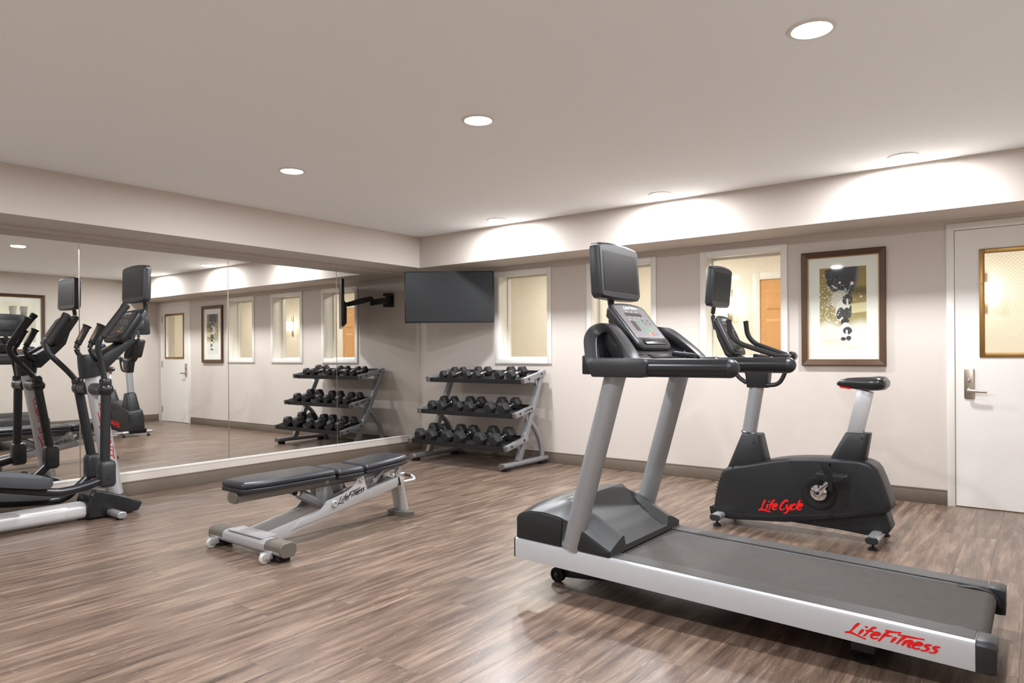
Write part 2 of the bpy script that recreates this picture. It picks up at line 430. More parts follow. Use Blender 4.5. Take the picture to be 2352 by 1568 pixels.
def casing(x0, x1, z0, z1, wl, wb, wt, y0, y1):
    m = M()
    m.box(x0, x0 + wl, y0, y1, z0, z1); m.box(x1 - wl, x1, y0, y1, z0, z1); m.box(x0 + wl, x1 - wl, y0, y1, z1 - wt, z1)
    if wb: m.box(x0 + wl, x1 - wl, y0, y1, z0, z0 + wb)
    return m
for k, (a, b) in enumerate(WIN):
    r = S('window_%d' % (k + 1), loc=((a + b) / 2, 0, WZ0), label=['white framed wire glass window beside the television', 'white framed wire glass window behind the treadmill', 'white framed wire glass window next to the framed picture'][k])
    P('casing', casing(a, b, WZ0, WZ1, .050, .058, .052, -.016, -.0005), white_m, r, .002)
    P('inner_casing', casing(a + .042, b - .042, WZ0 + .047, WZ1 - .043, .014, .014, .014, -.008, .075), white_m, r, .0015)
    P('jamb', casing(a + .0455, b - .0455, WZ0 + .0505, WZ1 - .0455, .0035, .0035, .0035, .0755, HY0 + .0), white_m, r)
    P('glazing_stop', casing(a + .0495, b - .0495, WZ0 + .0545, WZ1 - .0495, .012, .02, .02, .15, .186), white_m, r, .001)
    P('pane', M().box(a + .05, b - .05, .188, .194, WZ0 + .056, WZ1 - .051), wire_m, r, sharp=0)

# door
r = S('door_1', loc=((DX0 + DX1) / 2, 0, 0), label='white door with a bronze framed wire glass light')
P('frame', casing(DX0, DX1, -.012, DZ, .050, 0, .050, -.012, .10), white_m, r, .002)
LX0, LX1, LZ0, LZ1 = DX0 + .054, DX1 - .054, .008, DZ - .054
VX0, VX1, VZ0, VZ1 = 5.645, 6.24, 1.122, 1.842
lf = M()
lf.box(LX0, VX0, -.006, .04, LZ0, LZ1); lf.box(VX1, LX1, -.006, .04, LZ0, LZ1)
lf.box(VX0, VX1, -.006, .04, LZ0, VZ0); lf.box(VX0, VX1, -.006, .04, VZ1, LZ1)
leaf = P('leaf', lf, door_m, r, sharp=0)
P('glazing_frame', casing(VX0 - .03, VX1 + .03, VZ0 - .03, VZ1 + .03, .034, .034, .034, -.014, -.0065), brass_m, r, .003)
m = M()
for (sx, sz) in [(VX0 - .014, z) for z in (1.17, 1.40, 1.62, 1.80)] + [(x_, VZ1 + .014) for x_ in (5.72, 5.98)] + [(x_, VZ0 - .014) for x_ in (5.70, 5.98)]:
    m.lathe([(.0045, 0), (.003, .003)], (sx, -.014, sz), (0, -1, 0), 8)
P('glazing_screws', m, brass_m, r)
P('pane', M().box(VX0, VX1, .012, .018, VZ0, VZ1), wire_m, r, sharp=0)
P('lock_plate', M().plate(rrect(.064, .222, .012, 3), (5.552, -.006, .902), (1, 0, 0), (0, 0, 1), .008), nickel_m, r, .002)
m = M(); m.lathe([(.017, 0), (.017, .02), (.011, .022), (.011, .045)], (5.552, -.014, .852), (0, -1, 0), 16)
m.tube([(5.552, -.055, .852), (5.60, -.058, .850), (5.66, -.058, .846)], [.012, .011, .009], 12, ell=(.7, 1))
P('lever', m, nickel_m, r)
m = M(); m.lathe([(.012, 0), (.012, .006)], (5.552, -.014, .925), (0, -1, 0), 14); m.box(5.547, 5.557, -.03, -.016, .910, .940)
P('thumb_turn', m, nickel_m, r, .001)
for z in (.21, 1.0, 1.79):
    m = M().cyl((LX1 + .004, -.014, z - .055), (LX1 + .004, -.014, z + .055), .008, 10)
    P('hinge', m, nickel_m, r)

# baseboards
def bb(x0, x1, y0, y1): return M().box(x0, x1, y0, y1, 0, .098).box(x0 + (.004 if x0 > 6 else 0), x1 - (0 if x0 > 6 or y0 > -.1 else .004), y0 + (.004 if y0 > -.1 else 0), y1, .098, .110)
S('baseboard_back', M().box(.012, DX0 - .0005, -.012, 0, 0, .096).box(.012, DX0 - .0005, -.006, 0, .096, .112), base_m, bevel=.002)
S('baseboard_left', M().box(0, .012, YF, 0, 0, .096).box(0, .006, YF, 0, .096, .112), base_m, bevel=.002)
S('baseboard_right', M().box(XR - .012, XR, YF, -.0, 0, .112), base_m, bevel=.003)

# mirrors
jo = [-.022, -1.270, -2.513, -3.764, -5.01]
mlab = ['frameless wall mirror panel in the room corner beside the television', 'frameless wall mirror panel reflecting two of the windows', 'frameless wall mirror panel reflecting the white door', 'frameless wall mirror panel behind the elliptical trainer at the photo edge']
for i in range(4):
    t = T('wall_mirror', (-.017, (jo[i] + jo[i + 1]) / 2, .19), mlab[i], 'mirror', 'mirror panels along the wall')
    m = M(); y1, y0 = jo[i] - .0015, jo[i + 1] + .0015
    P('mirror_glass', M().box(-.0165, -.0115, y0 + .0025, y1 - .0025, .19, 2.072), mirror_m, t, sharp=0)
    for ya in (y0, y1 - .0025): P('polished_edge', M().box(-.0165, -.012, ya, ya + .0025, .19, 2.072), nickel_m, t, sharp=0)

# hall beyond the glass
S('floor_hall', M().box(-1.2, 8.2, HY0, HY1, -.06, -.012), carpet_m)
S('ceiling_hall', M().box(-1.2, 8.2, HY0, HY1 + .1, ZC, ZC + .1), ceil_m)
S('wall_hall', M().box(-1.2, 8.2, HY1, HY1 + .1, -.02, ZC), hallwall_m)
S('wall_hall_left', M().box(-1.3, -1.2, HY0 - .1, HY1 + .1, -.02, ZC), hallwall_m)
S('wall_hall_right', M().box(8.2, 8.3, HY0 - .1, HY1 + .1, -.02, ZC), hallwall_m)
S('wall_hall_near', M().box(-1.2, -.2, .15, HY0, -.02, ZC).box(XR + .15, 8.2, .15, HY0, -.02, ZC), hallwall_m, sharp=0)
a = 3.30
r = S('door_2', loc=(a + .4, HY1, 0), label='oak panelled hall door beside the wall lamp, seen through the right window')
P('frame', casing(a, a + .80, -.012, 2.06, .085, 0, .085, HY1 - .03, HY1 - .0005), white_m, r, .003)
P('leaf', M().box(a + .087, a + .713, HY1 - .012, HY1 - .001, 0, 1.973), oak_m, r)
for cx in (a + .25, a + .55):
    for (z0, z1) in ((.22, .85), (1.0, 1.52), (1.62, 1.86)):
        wd, ht = .20, z1 - z0
        P('panel', M().plate(rrect(wd, ht, .004, 1), (cx, HY1 - .0122, (z0 + z1) / 2), (1, 0, 0), (0, 0, 1), .010, rrect(wd - .05, ht - .05, .004, 1)), oak_m, r, sharp=0)
for k, (sx, lb) in enumerate(((3.03, 'lit hall wall lamp seen through the window behind the bike'), (5.53, 'lit hall wall lamp seen through the door glass'))):
    t = T('wall_lamp', (sx, HY1, 1.5), lb, 'lamp', 'hall wall lamps')
    P('back_plate', M().plate(rrect(.05, .38, .01, 2), (sx, HY1 - .0005, 1.70), (1, 0, 0), (0, 0, 1), .02), nickel_m, t, .002)
    P('bracket', M().cyl((sx, HY1 - .02, 1.66), (sx, HY1 - .075, 1.66), .01, 10), nickel_m, t)
    P('shade', M().lathe([(.062, -.09), (.056, .09)], (sx, HY1 - .092, 1.70), (0, 0, 1), 24), shade_m, t)
for k, hx in enumerate((.8, 2.7, 4.6, 6.6)):  # unseen ceiling lamps, added to brighten the hall behind the glass
    t = T('added_hall_lamp', (hx, 1.1, ZC), 'added round hall ceiling light out of view, ' + ('at the left end of the hall', 'above the left and middle windows', 'above the oak hall doors', 'at the right end of the hall')[k], 'light', 'added hall ceiling lights')
    P('rim', M().lathe([(.17, 0), (.17, -.03), (.15, -.034)], (hx, 1.1, ZC - .0005), (0, 0, 1), 28), white_m, t)
    P('diffuser', M().lathe([(.15, -.0345), (.12, -.055), (.02, -.065)], (hx, 1.1, ZC), (0, 0, 1), 28), lens_m, t)
    ld = bpy.data.lights.new('added_hall_beam', 'AREA'); ld.shape = 'DISK'; ld.size = .28; ld.energy = HALL_W; ld.color = (1, .96, .90)
    lo = bpy.data.objects.new('added_hall_beam', ld); col.objects.link(lo); lo.location = (0, 0, -.075); lo.parent = t

# downlights
dl = []
n_ = 0
rowname = {0: 'above the window wall', 1: 'in the middle of the ceiling', 2: 'behind the viewer'}
for j, y in enumerate((-.765, -3.075, -5.4)):
    for i, x in enumerate((1.775, 3.49, 5.245)):
        lb = [['recessed ceiling light nearest the television corner', 'recessed ceiling light between the middle and right windows', 'recessed ceiling light close to the white door'],
              ['recessed ceiling light in front of the mirrors', 'recessed ceiling light in the centre of the ceiling', 'largest recessed ceiling light at the upper right of the photo'],
              ['recessed ceiling light behind the viewer by the mirrors', 'recessed ceiling light behind the viewer in the middle', 'recessed ceiling light right behind the viewer']][j][i]
        if not dl:
            t = T('downlight', (x, y, ZC), lb, 'light', 'recessed ceiling lights')
            P('trim_ring', M().lathe([(.093, 0), (.091, -.005), (.078, -.0065), (.074, -.003), (.074, 0)], (x, y, ZC - .0004), (0, 0, 1), 40, cap=False), white_m, t)
            P('lens', M().lathe([(.0735, -.001), (.0735, -.004), (.055, -.008), (.02, -.010), (.002, -.010)], (x, y, ZC - .0004), (0, 0, 1), 36), lens_m, t)
            ld = bpy.data.lights.new('downlight_beam', 'AREA'); ld.shape = 'DISK'; ld.size = .14; ld.energy = DOWNLIGHT_W; ld.color = LAMP_COL; ld.spread = math.radians(179)
            lo = bpy.data.objects.new('downlight_beam', ld); col.objects.link(lo); lo.location = (0, 0, -.014); lo.parent = t
            dl.append(t)
        else:
            t = copy_tree(dl[0]); t.location = (x, y, ZC); t['label'] = lb
#PART2

# ================================================================== EQUIPMENT
def Yf(m, f):            # apply a function to every vertex
    m.v = [V(f(p)) for p in m.v]; return m

def tv_set(root, O, u, n_up, wd, ht, dp, name='television'):
    """small monitor with a bowed top edge; O = centre of the front face, u = to the viewer's right, n_up = up"""
    u, v = V(u).normalized(), V(n_up).normalized(); w_ = u.cross(v)
    def outline(a, b, r_, bow):
        pts = []
        for (px, py) in rrect(a, b, r_, 4):
            bw = bow * (1 - (2 * px / a) ** 2)
            pts.append((px, py + (bw if py > 0 else -bw * .5)))
        out = []
        # densify top and bottom so that the bow shows
        for i, p in enumerate(pts):
            q = pts[(i + 1) % len(pts)]; out.append(p)
            if abs(p[0] - q[0]) > a * .4:
                for k in range(1, 8):
                    t = k / 8; x_ = p[0] + (q[0] - p[0]) * t; s_ = 1 if p[1] > 0 else -1
                    base = (b / 2) * s_; out.append((x_, base + (bow * (1 - (2 * x_ / a) ** 2) * (1 if s_ > 0 else -.5))))
        return out
    o1 = outline(wd, ht, .022, .012); o0 = outline(wd - .02, ht - .02, .018, .011)
    m = M(); Ov = V(O)
    rings = []
    for (ol, d) in ((o0, -dp), (o1, -dp + .01), (o1, -.012), (o0, 0)):
        rings.append([Ov + u * p[0] + v * p[1] + w_ * d for p in ol])
    m.loft(rings)
    b = P('tv_housing', m, black2_m, root, 0, sharp=40)
    sw, sh = wd - .07, ht - .075
    P('tv_screen', M().plate(rrect(sw, sh, .003, 2), Ov + w_ * .0002, u, v, .0012), screen_m, b)
    P('tv_bezel', M().plate(rrect(sw + .008, sh + .008, .003, 2), Ov + w_ * .0001, u, v, .0008), gloss_m, b)
    m = M()
    for k in range(4): m.add([], []).plate(rrect(wd * .62, .004, .001, 1), Ov - w_ * (dp + .0006) + v * (ht * .40 - k * .012), u, v, .001)
    o = P('vent_slots', m, ink_m, b); o['kind'] = 'stuff'
    P('rear_cover', M().plate(rrect(wd * .5, ht * .5, .01, 2), Ov - w_ * dp, -u, v, .008), black_m, b, .003)
    return b

def console(root, O, u, v, wd, ht, th, face, dark=False, small=False):
    """display head: O bottom centre of the face, u right, v up along the face"""
    u, v = V(u).normalized(), V(v).normalized(); w_ = u.cross(v); O = V(O)
    def outline(k):
        a = wd / 2 - k
        pts = [(-a * .80, k + .0), (a * .80, k + .0)]
        pts += [(a * .80 + a * .20 * math.sin(PI / 2 * t / 4), k + .035 * (1 - math.cos(PI / 2 * t / 4))) for t in range(1, 5)]
        top = ht * .86
        pts += [(a, top)]
        n = 10
        pts += [(a * math.cos(PI * t / n) if 0 < t < n else (a if t == 0 else -a), top + (ht - top - k) * math.sin(PI * t / n) ** .75) for t in range(1, n)]
        pts += [(-a, top)]
        pts += [(-(a * .80 + a * .20 * math.sin(PI / 2 * t / 4)), k + .035 * (1 - math.cos(PI / 2 * t / 4))) for t in range(4, 0, -1)]
        return pts
    m = M(); rings = []
    for (k, d) in ((.03, -th), (.006, -th * .55), (0, -th * .35), (0, -.008), (.007, 0)):
        rings.append([O + u * p[0] + v * p[1] + w_ * d for p in outline(k)])
    m.loft(rings); b = P('console_housing', m, black_m if dark else black2_m, root, 0, sharp=50)
    def at(x_, y_, d=0): return O + u * x_ + v * y_ + w_ * d
    fp = [(p[0], p[1]) for p in outline(.018) if p[1] > .06]
    fp = [(-wd / 2 + .02, .06), (wd / 2 - .02, .06)] + fp[0:]
    # face overlay
    P('console_overlay', M().plate([(-wd / 2 + .022, .062), (wd / 2 - .022, .062)] + [q for q in outline(.02) if q[1] > .08], O + w_ * .0002, u, v, .0012), face, b)
    P('console_lip', M().plate(rrect(wd * .66, .032, .014, 3), at(0, .036, 0), u, v, .006), gloss_m, b, .003)
    d = .0016
    P('message_display', M().plate(rrect(wd * .5, .020, .002, 1), at(-wd * .02, ht * .72, .0012), u, v, .0008), lcd_m, b)
    P('profile_display', M().plate(rrect(wd * .13, .062, .002, 1), at(-wd * .20, ht * .47, .0012), u, v, .0008), lcd_m, b)
    def key(nm, x_, y_, r_, mt): P(nm, M().plate([(r_ * math.cos(a * PI / 4), r_ * math.sin(a * PI / 4)) for a in range(8)], at(x_, y_, .0012), u, v, .0012), mt, b)
    key('start_key', wd * .17, ht * .40, .0105, green_m); key('stop_key', wd * .17, ht * .30, .011, redk_m)
    key('amber_key', wd * .06, ht * .31, .0075, orng_m); key('blue_key', wd * .27, ht * .30, .0065, blue_m)
    for k in range(4): key('program_key', wd * .0 + k * .002, ht * (.60 - k * .075), .0062, green_m if not dark else mat_or('dim_green_key', srgb(56, 120, 66)))
    for (a_, b_) in ((.13, .60), (.16, .53), (.28, .60), (.30, .53)): key('level_key', wd * a_, ht * b_, .006, panelk_m if not dark else mat_or('pale_key', srgb(150, 150, 150)))
    for k, (a_, b_) in enumerate(((-.17, .785), (-.02, .785), (.12, .785), (-.2, .66), (-.05, .66), (.08, .66), (.2, .66), (-.24, .60), (-.1, .60))):
        P('caption', M().plate(rrect(.016, .0025, .0008, 1), at(wd * a_, ht * b_, .0012), u, v, .0005), wht_m, b)
    lettering('logo_lettering', 'LifeFitness', flat_map(at(-wd * .19, ht * .84, .0016), u, v), .018, wht_m, b, wgt=.16, total=wd * .40)
    return b
def mat_or(n, c): return MATS.get(n) or mat(n, c, .5)

def controller(root, O, u, v):
    """hand-held style television controller on a cradle"""
    u, v = V(u).normalized(), V(v).normalized(); w_ = u.cross(v); O = V(O)
    b = P('tv_controller', M().plate(rrect(.055, .105, .008, 3), O, u, v, .022), black_m, root, .003)
    m = M()
    for i in range(3):
        for j in range(4):
            m.plate(rrect(.010, .009, .002, 1), O + u * (-.015 + i * .015) + v * (-.034 + j * .016) + w_ * .022, u, v, .002)
    o = P('controller_keys', m, mat_or('pale_key', srgb(150, 150, 150)), b); o['kind'] = 'stuff'
    P('controller_display', M().plate(rrect(.036, .024, .002, 1), O + v * .036 + w_ * .022, u, v, .0012), blue_m, b)
    return b

# ------------------------------------------------------------------ treadmill
t = T('treadmill', (4.9, -2.97, 0), 'grey and silver treadmill with a wide belt and raised monitor', 'treadmill')
YN, YFAR, YC = -3.345, -2.598, -2.9715
def zr(x): return .250 - .0272 * (x - 3.93)
def rail_prof(side):   # (y, z below top) outer side first
    o = YN if side < 0 else YFAR; s = 1 if side < 0 else -1
    return [(o, -.098), (o, -.014), (o + s * .003, -.005), (o + s * .010, 0), (o + s * .100, -.003), (o + s * .100, -.098)]
for side in (-1, 1):
    pf = rail_prof(side)
    P('side_rail', M().loft([[V((x, y, zr(x) + dz)) for y, dz in pf] for x in (3.935, 5.80)]), alu_m, t, 0, sharp=30)
    o = YN if side < 0 else YFAR; s = 1 if side < 0 else -1
    pf2 = [(o + s * .016, -.001)]
    for k in range(9):
        a = o + s * (.018 + k * .009); pf2 += [(a, .0005), (a + s * .0015, .0035), (a + s * .006, .0035), (a + s * .0075, .0005)]
    pf2 += [(o + s * .101, -.001), (o + s * .101, -.006), (o + s * .016, -.006)]
    P('foot_rail', M().loft([[V((x, y, zr(x) + dz)) for y, dz in pf2] for x in (4.2, 5.798)]), foot_m, t, 0, sharp=20)
    m = M(); cp = [(o - s * .002, -.100), (o - s * .002, -.012), (o + s * .012, .004), (o + s * .098, .004), (o + s * .102, -.002), (o + s * .102, -.100)]
    cp2 = [(YC + (y - YC) * .985, dz * .93 - .003) for y, dz in cp]
    m.loft([[V((5.8005, y, zr(5.8) + dz)) for y, dz in cp], [V((5.842, y, zr(5.84) + dz)) for y, dz in cp], [V((5.858, y, zr(5.86) + dz)) for y, dz in cp2]])
    ec = P('end_cap', m, black2_m, t, .003)
    for z_ in (.17, .13): P('bolt_hole', M().lathe([(.004, 0), (.004, .001)], (5.858, o + s * .05, z_ + .0), (1, 0, 0), 8), ink_m, ec)
    # belt guard plate at the rear roller
    gp = [(5.70, -.010), (5.76, -.004), (5.81, -.010), (5.835, -.03), (5.845, -.065), (5.838, -.065), (5.825, -.035), (5.805, -.018), (5.76, -.012), (5.70, -.016)]
    ya, yb = sorted((o + s * .1025, o + s * .135))
    P('belt_guard', M().prism([(x_, zr(x_) + dz + .004) for x_, dz in gp], 'Y', ya, yb), black_m, t, .001)
    P('front_end_plate', M().prism([(y, zr(3.93) + dz * .97) for y, dz in rail_prof(side)], 'X', 3.928, 3.9348), black_m, t)
# belt loop and deck
bp = []; rz = .036
bp += [(4.05, zr(4.05) - .008), (5.795, zr(5.795) - .008)]
cxr, czr = 5.795, zr(5.795) - .008 - rz
for k in range(1, 9):
    a = PI / 2 - PI * k / 8; bp.append((cxr + rz * math.cos(a), czr + rz * math.sin(a)))
inner = [(p[0], p[1]) for p in bp]
n = len(bp); m = M()
outer_ring = [V((x_, YN + .118, z_)) for x_, z_ in bp + [(4.05, bp[-1][1] + .0468)]]
poly = bp + [(4.05, zr(4.05) - .008 - 2 * rz)]
P('running_belt', M().prism(poly, 'Y', YN + .1175, YFAR - .1175), tread_m, t, 0, sharp=25)
P('deck_frame', M().loft([[V((x, y, zr(x) + dz)) for y, dz in ((YN + .1025, -.10), (YN + .1025, -.030), (YN + .1155, -.030), (YN + .1155, -.085), (YFAR - .1155, -.085), (YFAR - .1155, -.030), (YFAR - .1025, -.030), (YFAR - .1025, -.10))] for x in (4.0, 5.72)]), rubber_m, t)
P('underframe', M().loft([[V((x, y, zr(x) + dz)) for y, dz in ((YN + .10, -.102), (YFAR - .10, -.102), (YFAR - .16, -.150), (YN + .16, -.150))] for x in (4.35, 5.40)]), rubber_m, t, .004)
# lift arm, wheels, feet
for side in (-1, 1):
    yw = YC + side * .165
    wl = P('transport_wheel', M().lathe([(.030, -.016), (.037, -.014), (.037, .014), (.030, .016), (.028, .010), (.012, .010), (.010, .018), (.001, .018)], (4.045, yw, .037), (0, -1, 0), 24), rubber_m, t)
    P('wheel_hub', M().lathe([(.012, 0), (.006, .006)], (4.045, yw - .018, .037), (0, -1, 0), 14), black2_m, wl)
    P('lift_arm', M().prism([(4.06, .050), (4.07, .066), (4.47, .115), (4.47, .072), (4.2, .038), (4.06, .025)], 'Y', yw + .018 * side * -1 - .012, yw + .018 * side * -1 + .012), black_m, t, .002)
    yf = YC + side * .245
    P('foot_bracket', M().box(5.411, 5.49, yf - .035, yf + .035, .044, zr(5.45) - .0985), black2_m, t, .002)
    ft = P('levelling_foot', M().lathe([(.034, 0), (.036, .004), (.036, .012), (.026, .020), (.014, .024), (.008, .026), (.008, .0435)], (5.452, yf, 0), (0, 0, 1), 24), rubber_m, t)
# motor cover
def lerp(tab, x):
    for (a, b), (c, d) in zip(tab, tab[1:]):
        if x <= c: return b + (d - b) * max(0, (x - a)) / (c - a)
    return tab[-1][1]
SIDE = [(3.94, .345), (3.955, .366), (4.02, .388), (4.10, .391), (4.18, .382), (4.24, .366), (4.30, .340), (4.36, .308), (4.425, .276), (4.455, .262)]
CEN = [(3.94, .36), (3.955, .400), (4.05, .432), (4.15, .452), (4.20, .448), (4.25, .400), (4.31, .345), (4.38, .298), (4.455, .262)]
nx, ny = 44, 56; xs_ = [3.94 + (4.455 - 3.94) * (i / nx) for i in range(nx + 1)]
grid = []
for i in range(nx + 1):
    row = []
    for j in range(ny + 1):
        v = -1 + 2 * j / ny; x = xs_[i]; av = abs(v)
        sd = lerp(SIDE, x); ce = lerp(CEN, x)
        pod = sd + .052 * (1 - av ** 2.2) / .65
        arch = sd + (max(ce, sd) - sd) * (1 - av ** 2.4)
        panel = ce
        k = min(1, max(0, (av - .60) / .05)); k = k * k * (3 - 2 * k)
        front = min(1, max(0, (4.20 - x) / .10))
        z = (panel * (1 - k) + pod * k) * (1 - front) + arch * front
        row.append(V((x, YC + v * .366, z)))
    grid.append(row)
m = M(); W_ = ny + 1
for rw in grid: m.v += rw
for i in range(nx):
    for j in range(ny):
        a = i * W_ + j; m.f.append((a, a + 1, a + W_ + 1, a + W_))
# skirts
def skirt(idx):
    o = len(m.v); m.v += [V((m.v[q].x, m.v[q].y, zr(m.v[q].x) + .0008)) for q in idx]
    for k in range(len(idx) - 1): m.f.append((idx[k], idx[k + 1], o + k + 1, o + k))
skirt([j for j in range(W_)]); skirt([nx * W_ + j for j in range(W_)]); skirt([i * W_ for i in range(nx + 1)]); skirt([i * W_ + ny for i in range(nx + 1)])
hood = P('motor_cover', m, hood_m, t, 0, sharp=32)
for side in (-1, 1):
    yo = YC + side * .3662
    pl = [(3.942, zr(3.94) + .001), (4.195, zr(4.2) + .001), (4.205, lerp(SIDE, 4.205) - .008)] + [(x, lerp(SIDE, x) - .006) for x in (4.15, 4.08, 4.02, 3.965)] + [(3.947, .352)]
    P('side_panel', M().prism(pl, 'Y', *sorted((yo, yo + side * .006))), black_m, t, .003)
    pl = [(4.285, zr(4.28) + .001), (4.452, zr(4.45) + .001), (4.452, lerp(SIDE, 4.45) - .004)] + [(x, lerp(SIDE, x) - .004) for x in (4.40, 4.35, 4.31)] + [(4.297, .332)]
    P('side_panel', M().prism(pl, 'Y', *sorted((yo, yo + side * .006))), black_m, t, .002)
    # upright post
    yu = YC + side * .350
    P('upright', M().tube([(4.245, yu, .243), (4.478, yu - side * .004, 1.05)], .05, 20, up=(1, 0, 0), ell=(.72, 1.0)), steel_m, t, sharp=40)
    P('upright_weld', M().tube([(4.244, yu, .2425), (4.250, yu, .262)], .054, 20, up=(1, 0, 0), ell=(.72, 1.0)), steel_m, t, sharp=40)
    # hand rail
    ya = YC + side * .390
    path = [(4.655, ya, 1.077), (4.98, ya, 1.077)]
    m = M(); rr_ = .0385
    rings = [[V((4.655, ya + .034 * math.cos(2 * PI * k / 20), 1.077 + rr_ * math.sin(2 * PI * k / 20))) for k in range(20)],
             [V((5.005, ya + .034 * math.cos(2 * PI * k / 20), 1.077 + rr_ * math.sin(2 * PI * k / 20))) for k in range(20)]]
    for q in (15, 35, 55, 75, 88):
        c_, s_ = math.cos(math.radians(q)), math.sin(math.radians(q))
        rings.append([V((5.0055 + .038 * s_, ya + .034 * c_ * math.cos(2 * PI * k / 20), 1.077 + rr_ * c_ * math.sin(2 * PI * k / 20))) for k in range(20)])
    P('hand_rail', M().loft(rings[:2]), gloss_m, t, 0, sharp=50); P('rail_end_cap', M().loft(rings[1:]), black2_m, t, 0, sharp=50)
    # arm housing that carries the dash
    y0, y1 = sorted((YC + side * .352, YC + side * .432))
    P('arm_housing', M().prism([(4.40, 1.036), (4.64, 1.036), (4.668, 1.048), (4.672, 1.10), (4.655, 1.118), (4.42, 1.120), (4.385, 1.10)], 'Y', y0, y1), black2_m, t, .008)
    chk = catmull([(4.440, 0, 1.08), (4.405, 0, 1.155), (4.388, 0, 1.202), (4.394, 0, 1.224), (4.412, 0, 1.234), (4.440, 0, 1.222), (4.490, 0, 1.178), (4.535, 0, 1.130), (4.555, 0, 1.10)], 4)
    back = catmull([(4.395, 0, 1.05), (4.348, 0, 1.15), (4.328, 0, 1.212), (4.345, 0, 1.258), (4.392, 0, 1.276), (4.440, 0, 1.262), (4.508, 0, 1.205), (4.568, 0, 1.145), (4.60, 0, 1.10)], 4)
    fy = YC + side * .332 - side * .03
    P('arch_shade_plate', M().prism([(p.x, p.z) for p in chk], 'Y', *sorted((fy, fy - side * .012))), gloss_m, t)  # dark sheet closing the arch so it looks like a shaded recess
    m = M()
    outer = [(p.x, p.z) for p in back] ; innr = [(p.x, p.z) for p in chk]
    # arch-shaped cheek: strip between the outer and the inner curve
    N_ = len(outer)
    def samp(pl_, k):
        f = k / (N_ - 1) * (len(pl_) - 1); i = min(int(f), len(pl_) - 2); q = f - i
        return (pl_[i][0] * (1 - q) + pl_[i + 1][0] * q, pl_[i][1] * (1 - q) + pl_[i + 1][1] * q)
    yy0, yy1 = YC + side * .427, YC + side * .335
    rings = []
    for k in range(N_):
        a, b_ = samp(outer, k), samp(innr, k); lean = side * -.10 * max(0, (a[1] - 1.10)) / .2
        rings.append([V((a[0], yy0 + lean, a[1])), V((b_[0], yy0 + lean - side * .012, b_[1])), V((b_[0], yy1 + lean, b_[1])), V((a[0], yy1 + lean, a[1]))])
    P('console_arch', M().loft(rings), hood_m if False else black2_m, t, .004, sharp=40)
    P('cup_shade_plate', M().plate([(q[0] * 1, q[1]) for q in rrect(.115, .150, .03, 4)], (4.475, YC + side * .245, 1.1632), (0, 1, 0), V((-.22, 0, .103)), .0035), gloss_m, t, .001)  # flat black plate; the well's depth and shade are put in by colour
# dash between the arms
P('dash_panel', M().prism([(4.365, 1.045), (4.345, 1.16), (4.362, 1.203), (4.385, 1.205), (4.605, 1.102), (4.615, 1.045)], 'Y', YC - .30, YC + .30), hood_m, t, .008)
P('crossbar', M().prism([(4.335, 1.046), (4.335, 1.13), (4.40, 1.14), (4.40, 1.046)], 'Y', YC - .40, YC + .40), black_m, t, .006)
dv = V((-.22, 0, .103)).normalized()
P('reading_tray', M().plate(rrect(.34, .042, .010, 3), (4.560, YC, 1.1235), (0, 1, 0), dv, .004), gloss_m, t, .001)
P('accessory_shelf', M().prism([(4.60, 1.045), (4.60, 1.095), (4.66, 1.10), (4.66, 1.075)], 'Y', YC - .20, YC + .20), black2_m, t, .004)
cv = V((-.162, 0, .20)).normalized()
console(t, V((4.520, YC, 1.163)), (0, 1, 0), cv, .345, .29, .062, panel_m)
P('console_neck', M().prism([(4.33, 1.20), (4.29, 1.30), (4.33, 1.33), (4.42, 1.22)], 'Y', YC - .09, YC + .09), black_m, t, .01)
P('tv_post', M().tube(bend([(4.33, YC, 1.29), (4.262, YC, 1.36), (4.258, YC, 1.46)], .05), .018, 12, ell=(1.3, .8)), black_m, t)
tv_set(t, V((4.312, YC + .012, 1.539)), (0, 1, 0), (-.06, 0, 1), .405, .262, .062)
controller(t, V((4.64, YC + .02, 1.118)), (0, 1, 0), (-1, 0, .12))
lettering('logo_lettering', 'LifeFitness', lambda x, y: V((5.418 + x, YN - .0006, zr(5.418 + x) - .071 + y)), .040, red_m, t, wgt=.165, total=.275)

# ------------------------------------------------------------------ exercise bike
BY = -1.41
t = T('exercise_bike', (4.72, BY, 0), 'black upright exercise bike with silver posts and red lettering', 'exercise bike')
def slab_loft(poly, widths, name, mt, bevel=.012):
    """side outline extruded to both sides with a narrower outer face"""
    rings = []
    cx = sum(p[0] for p in poly) / len(poly); cz = sum(p[1] for p in poly) / len(poly)
    for yy, k in widths:
        rings.append([V((cx + (p[0] - cx) * k, BY + yy, cz + (p[1] - cz) * k)) for p in poly])
    return P(name, M().loft(rings), mt, t, bevel, 3, sharp=45)
body = [(p.x, p.z) for p in catmull([(4.235, 0, .06), (4.212, 0, .115), (4.232, 0, .22), (4.262, 0, .335), (4.30, 0, .375), (4.42, 0, .405), (4.545, 0, .437), (4.64, 0, .460), (4.77, 0, .478), (4.94, 0, .488), (5.10, 0, .492), (5.165, 0, .480), (5.205, 0, .445), (5.245, 0, .34), (5.268, 0, .262), (5.270, 0, .222), (5.245, 0, .198), (5.03, 0, .146), (4.70, 0, .076), (4.50, 0, .055), (4.33, 0, .045)], 2, True)]
slab_loft(body, ((-.108, .955), (-.085, 1), (.085, 1), (.108, .955)), 'shroud', black_m)
lip = [(4.60, .060), (4.60, .078), (5.03, .165), (5.274, .250), (5.275, .215), (5.245, .190), (5.03, .138), (4.69, .066)]
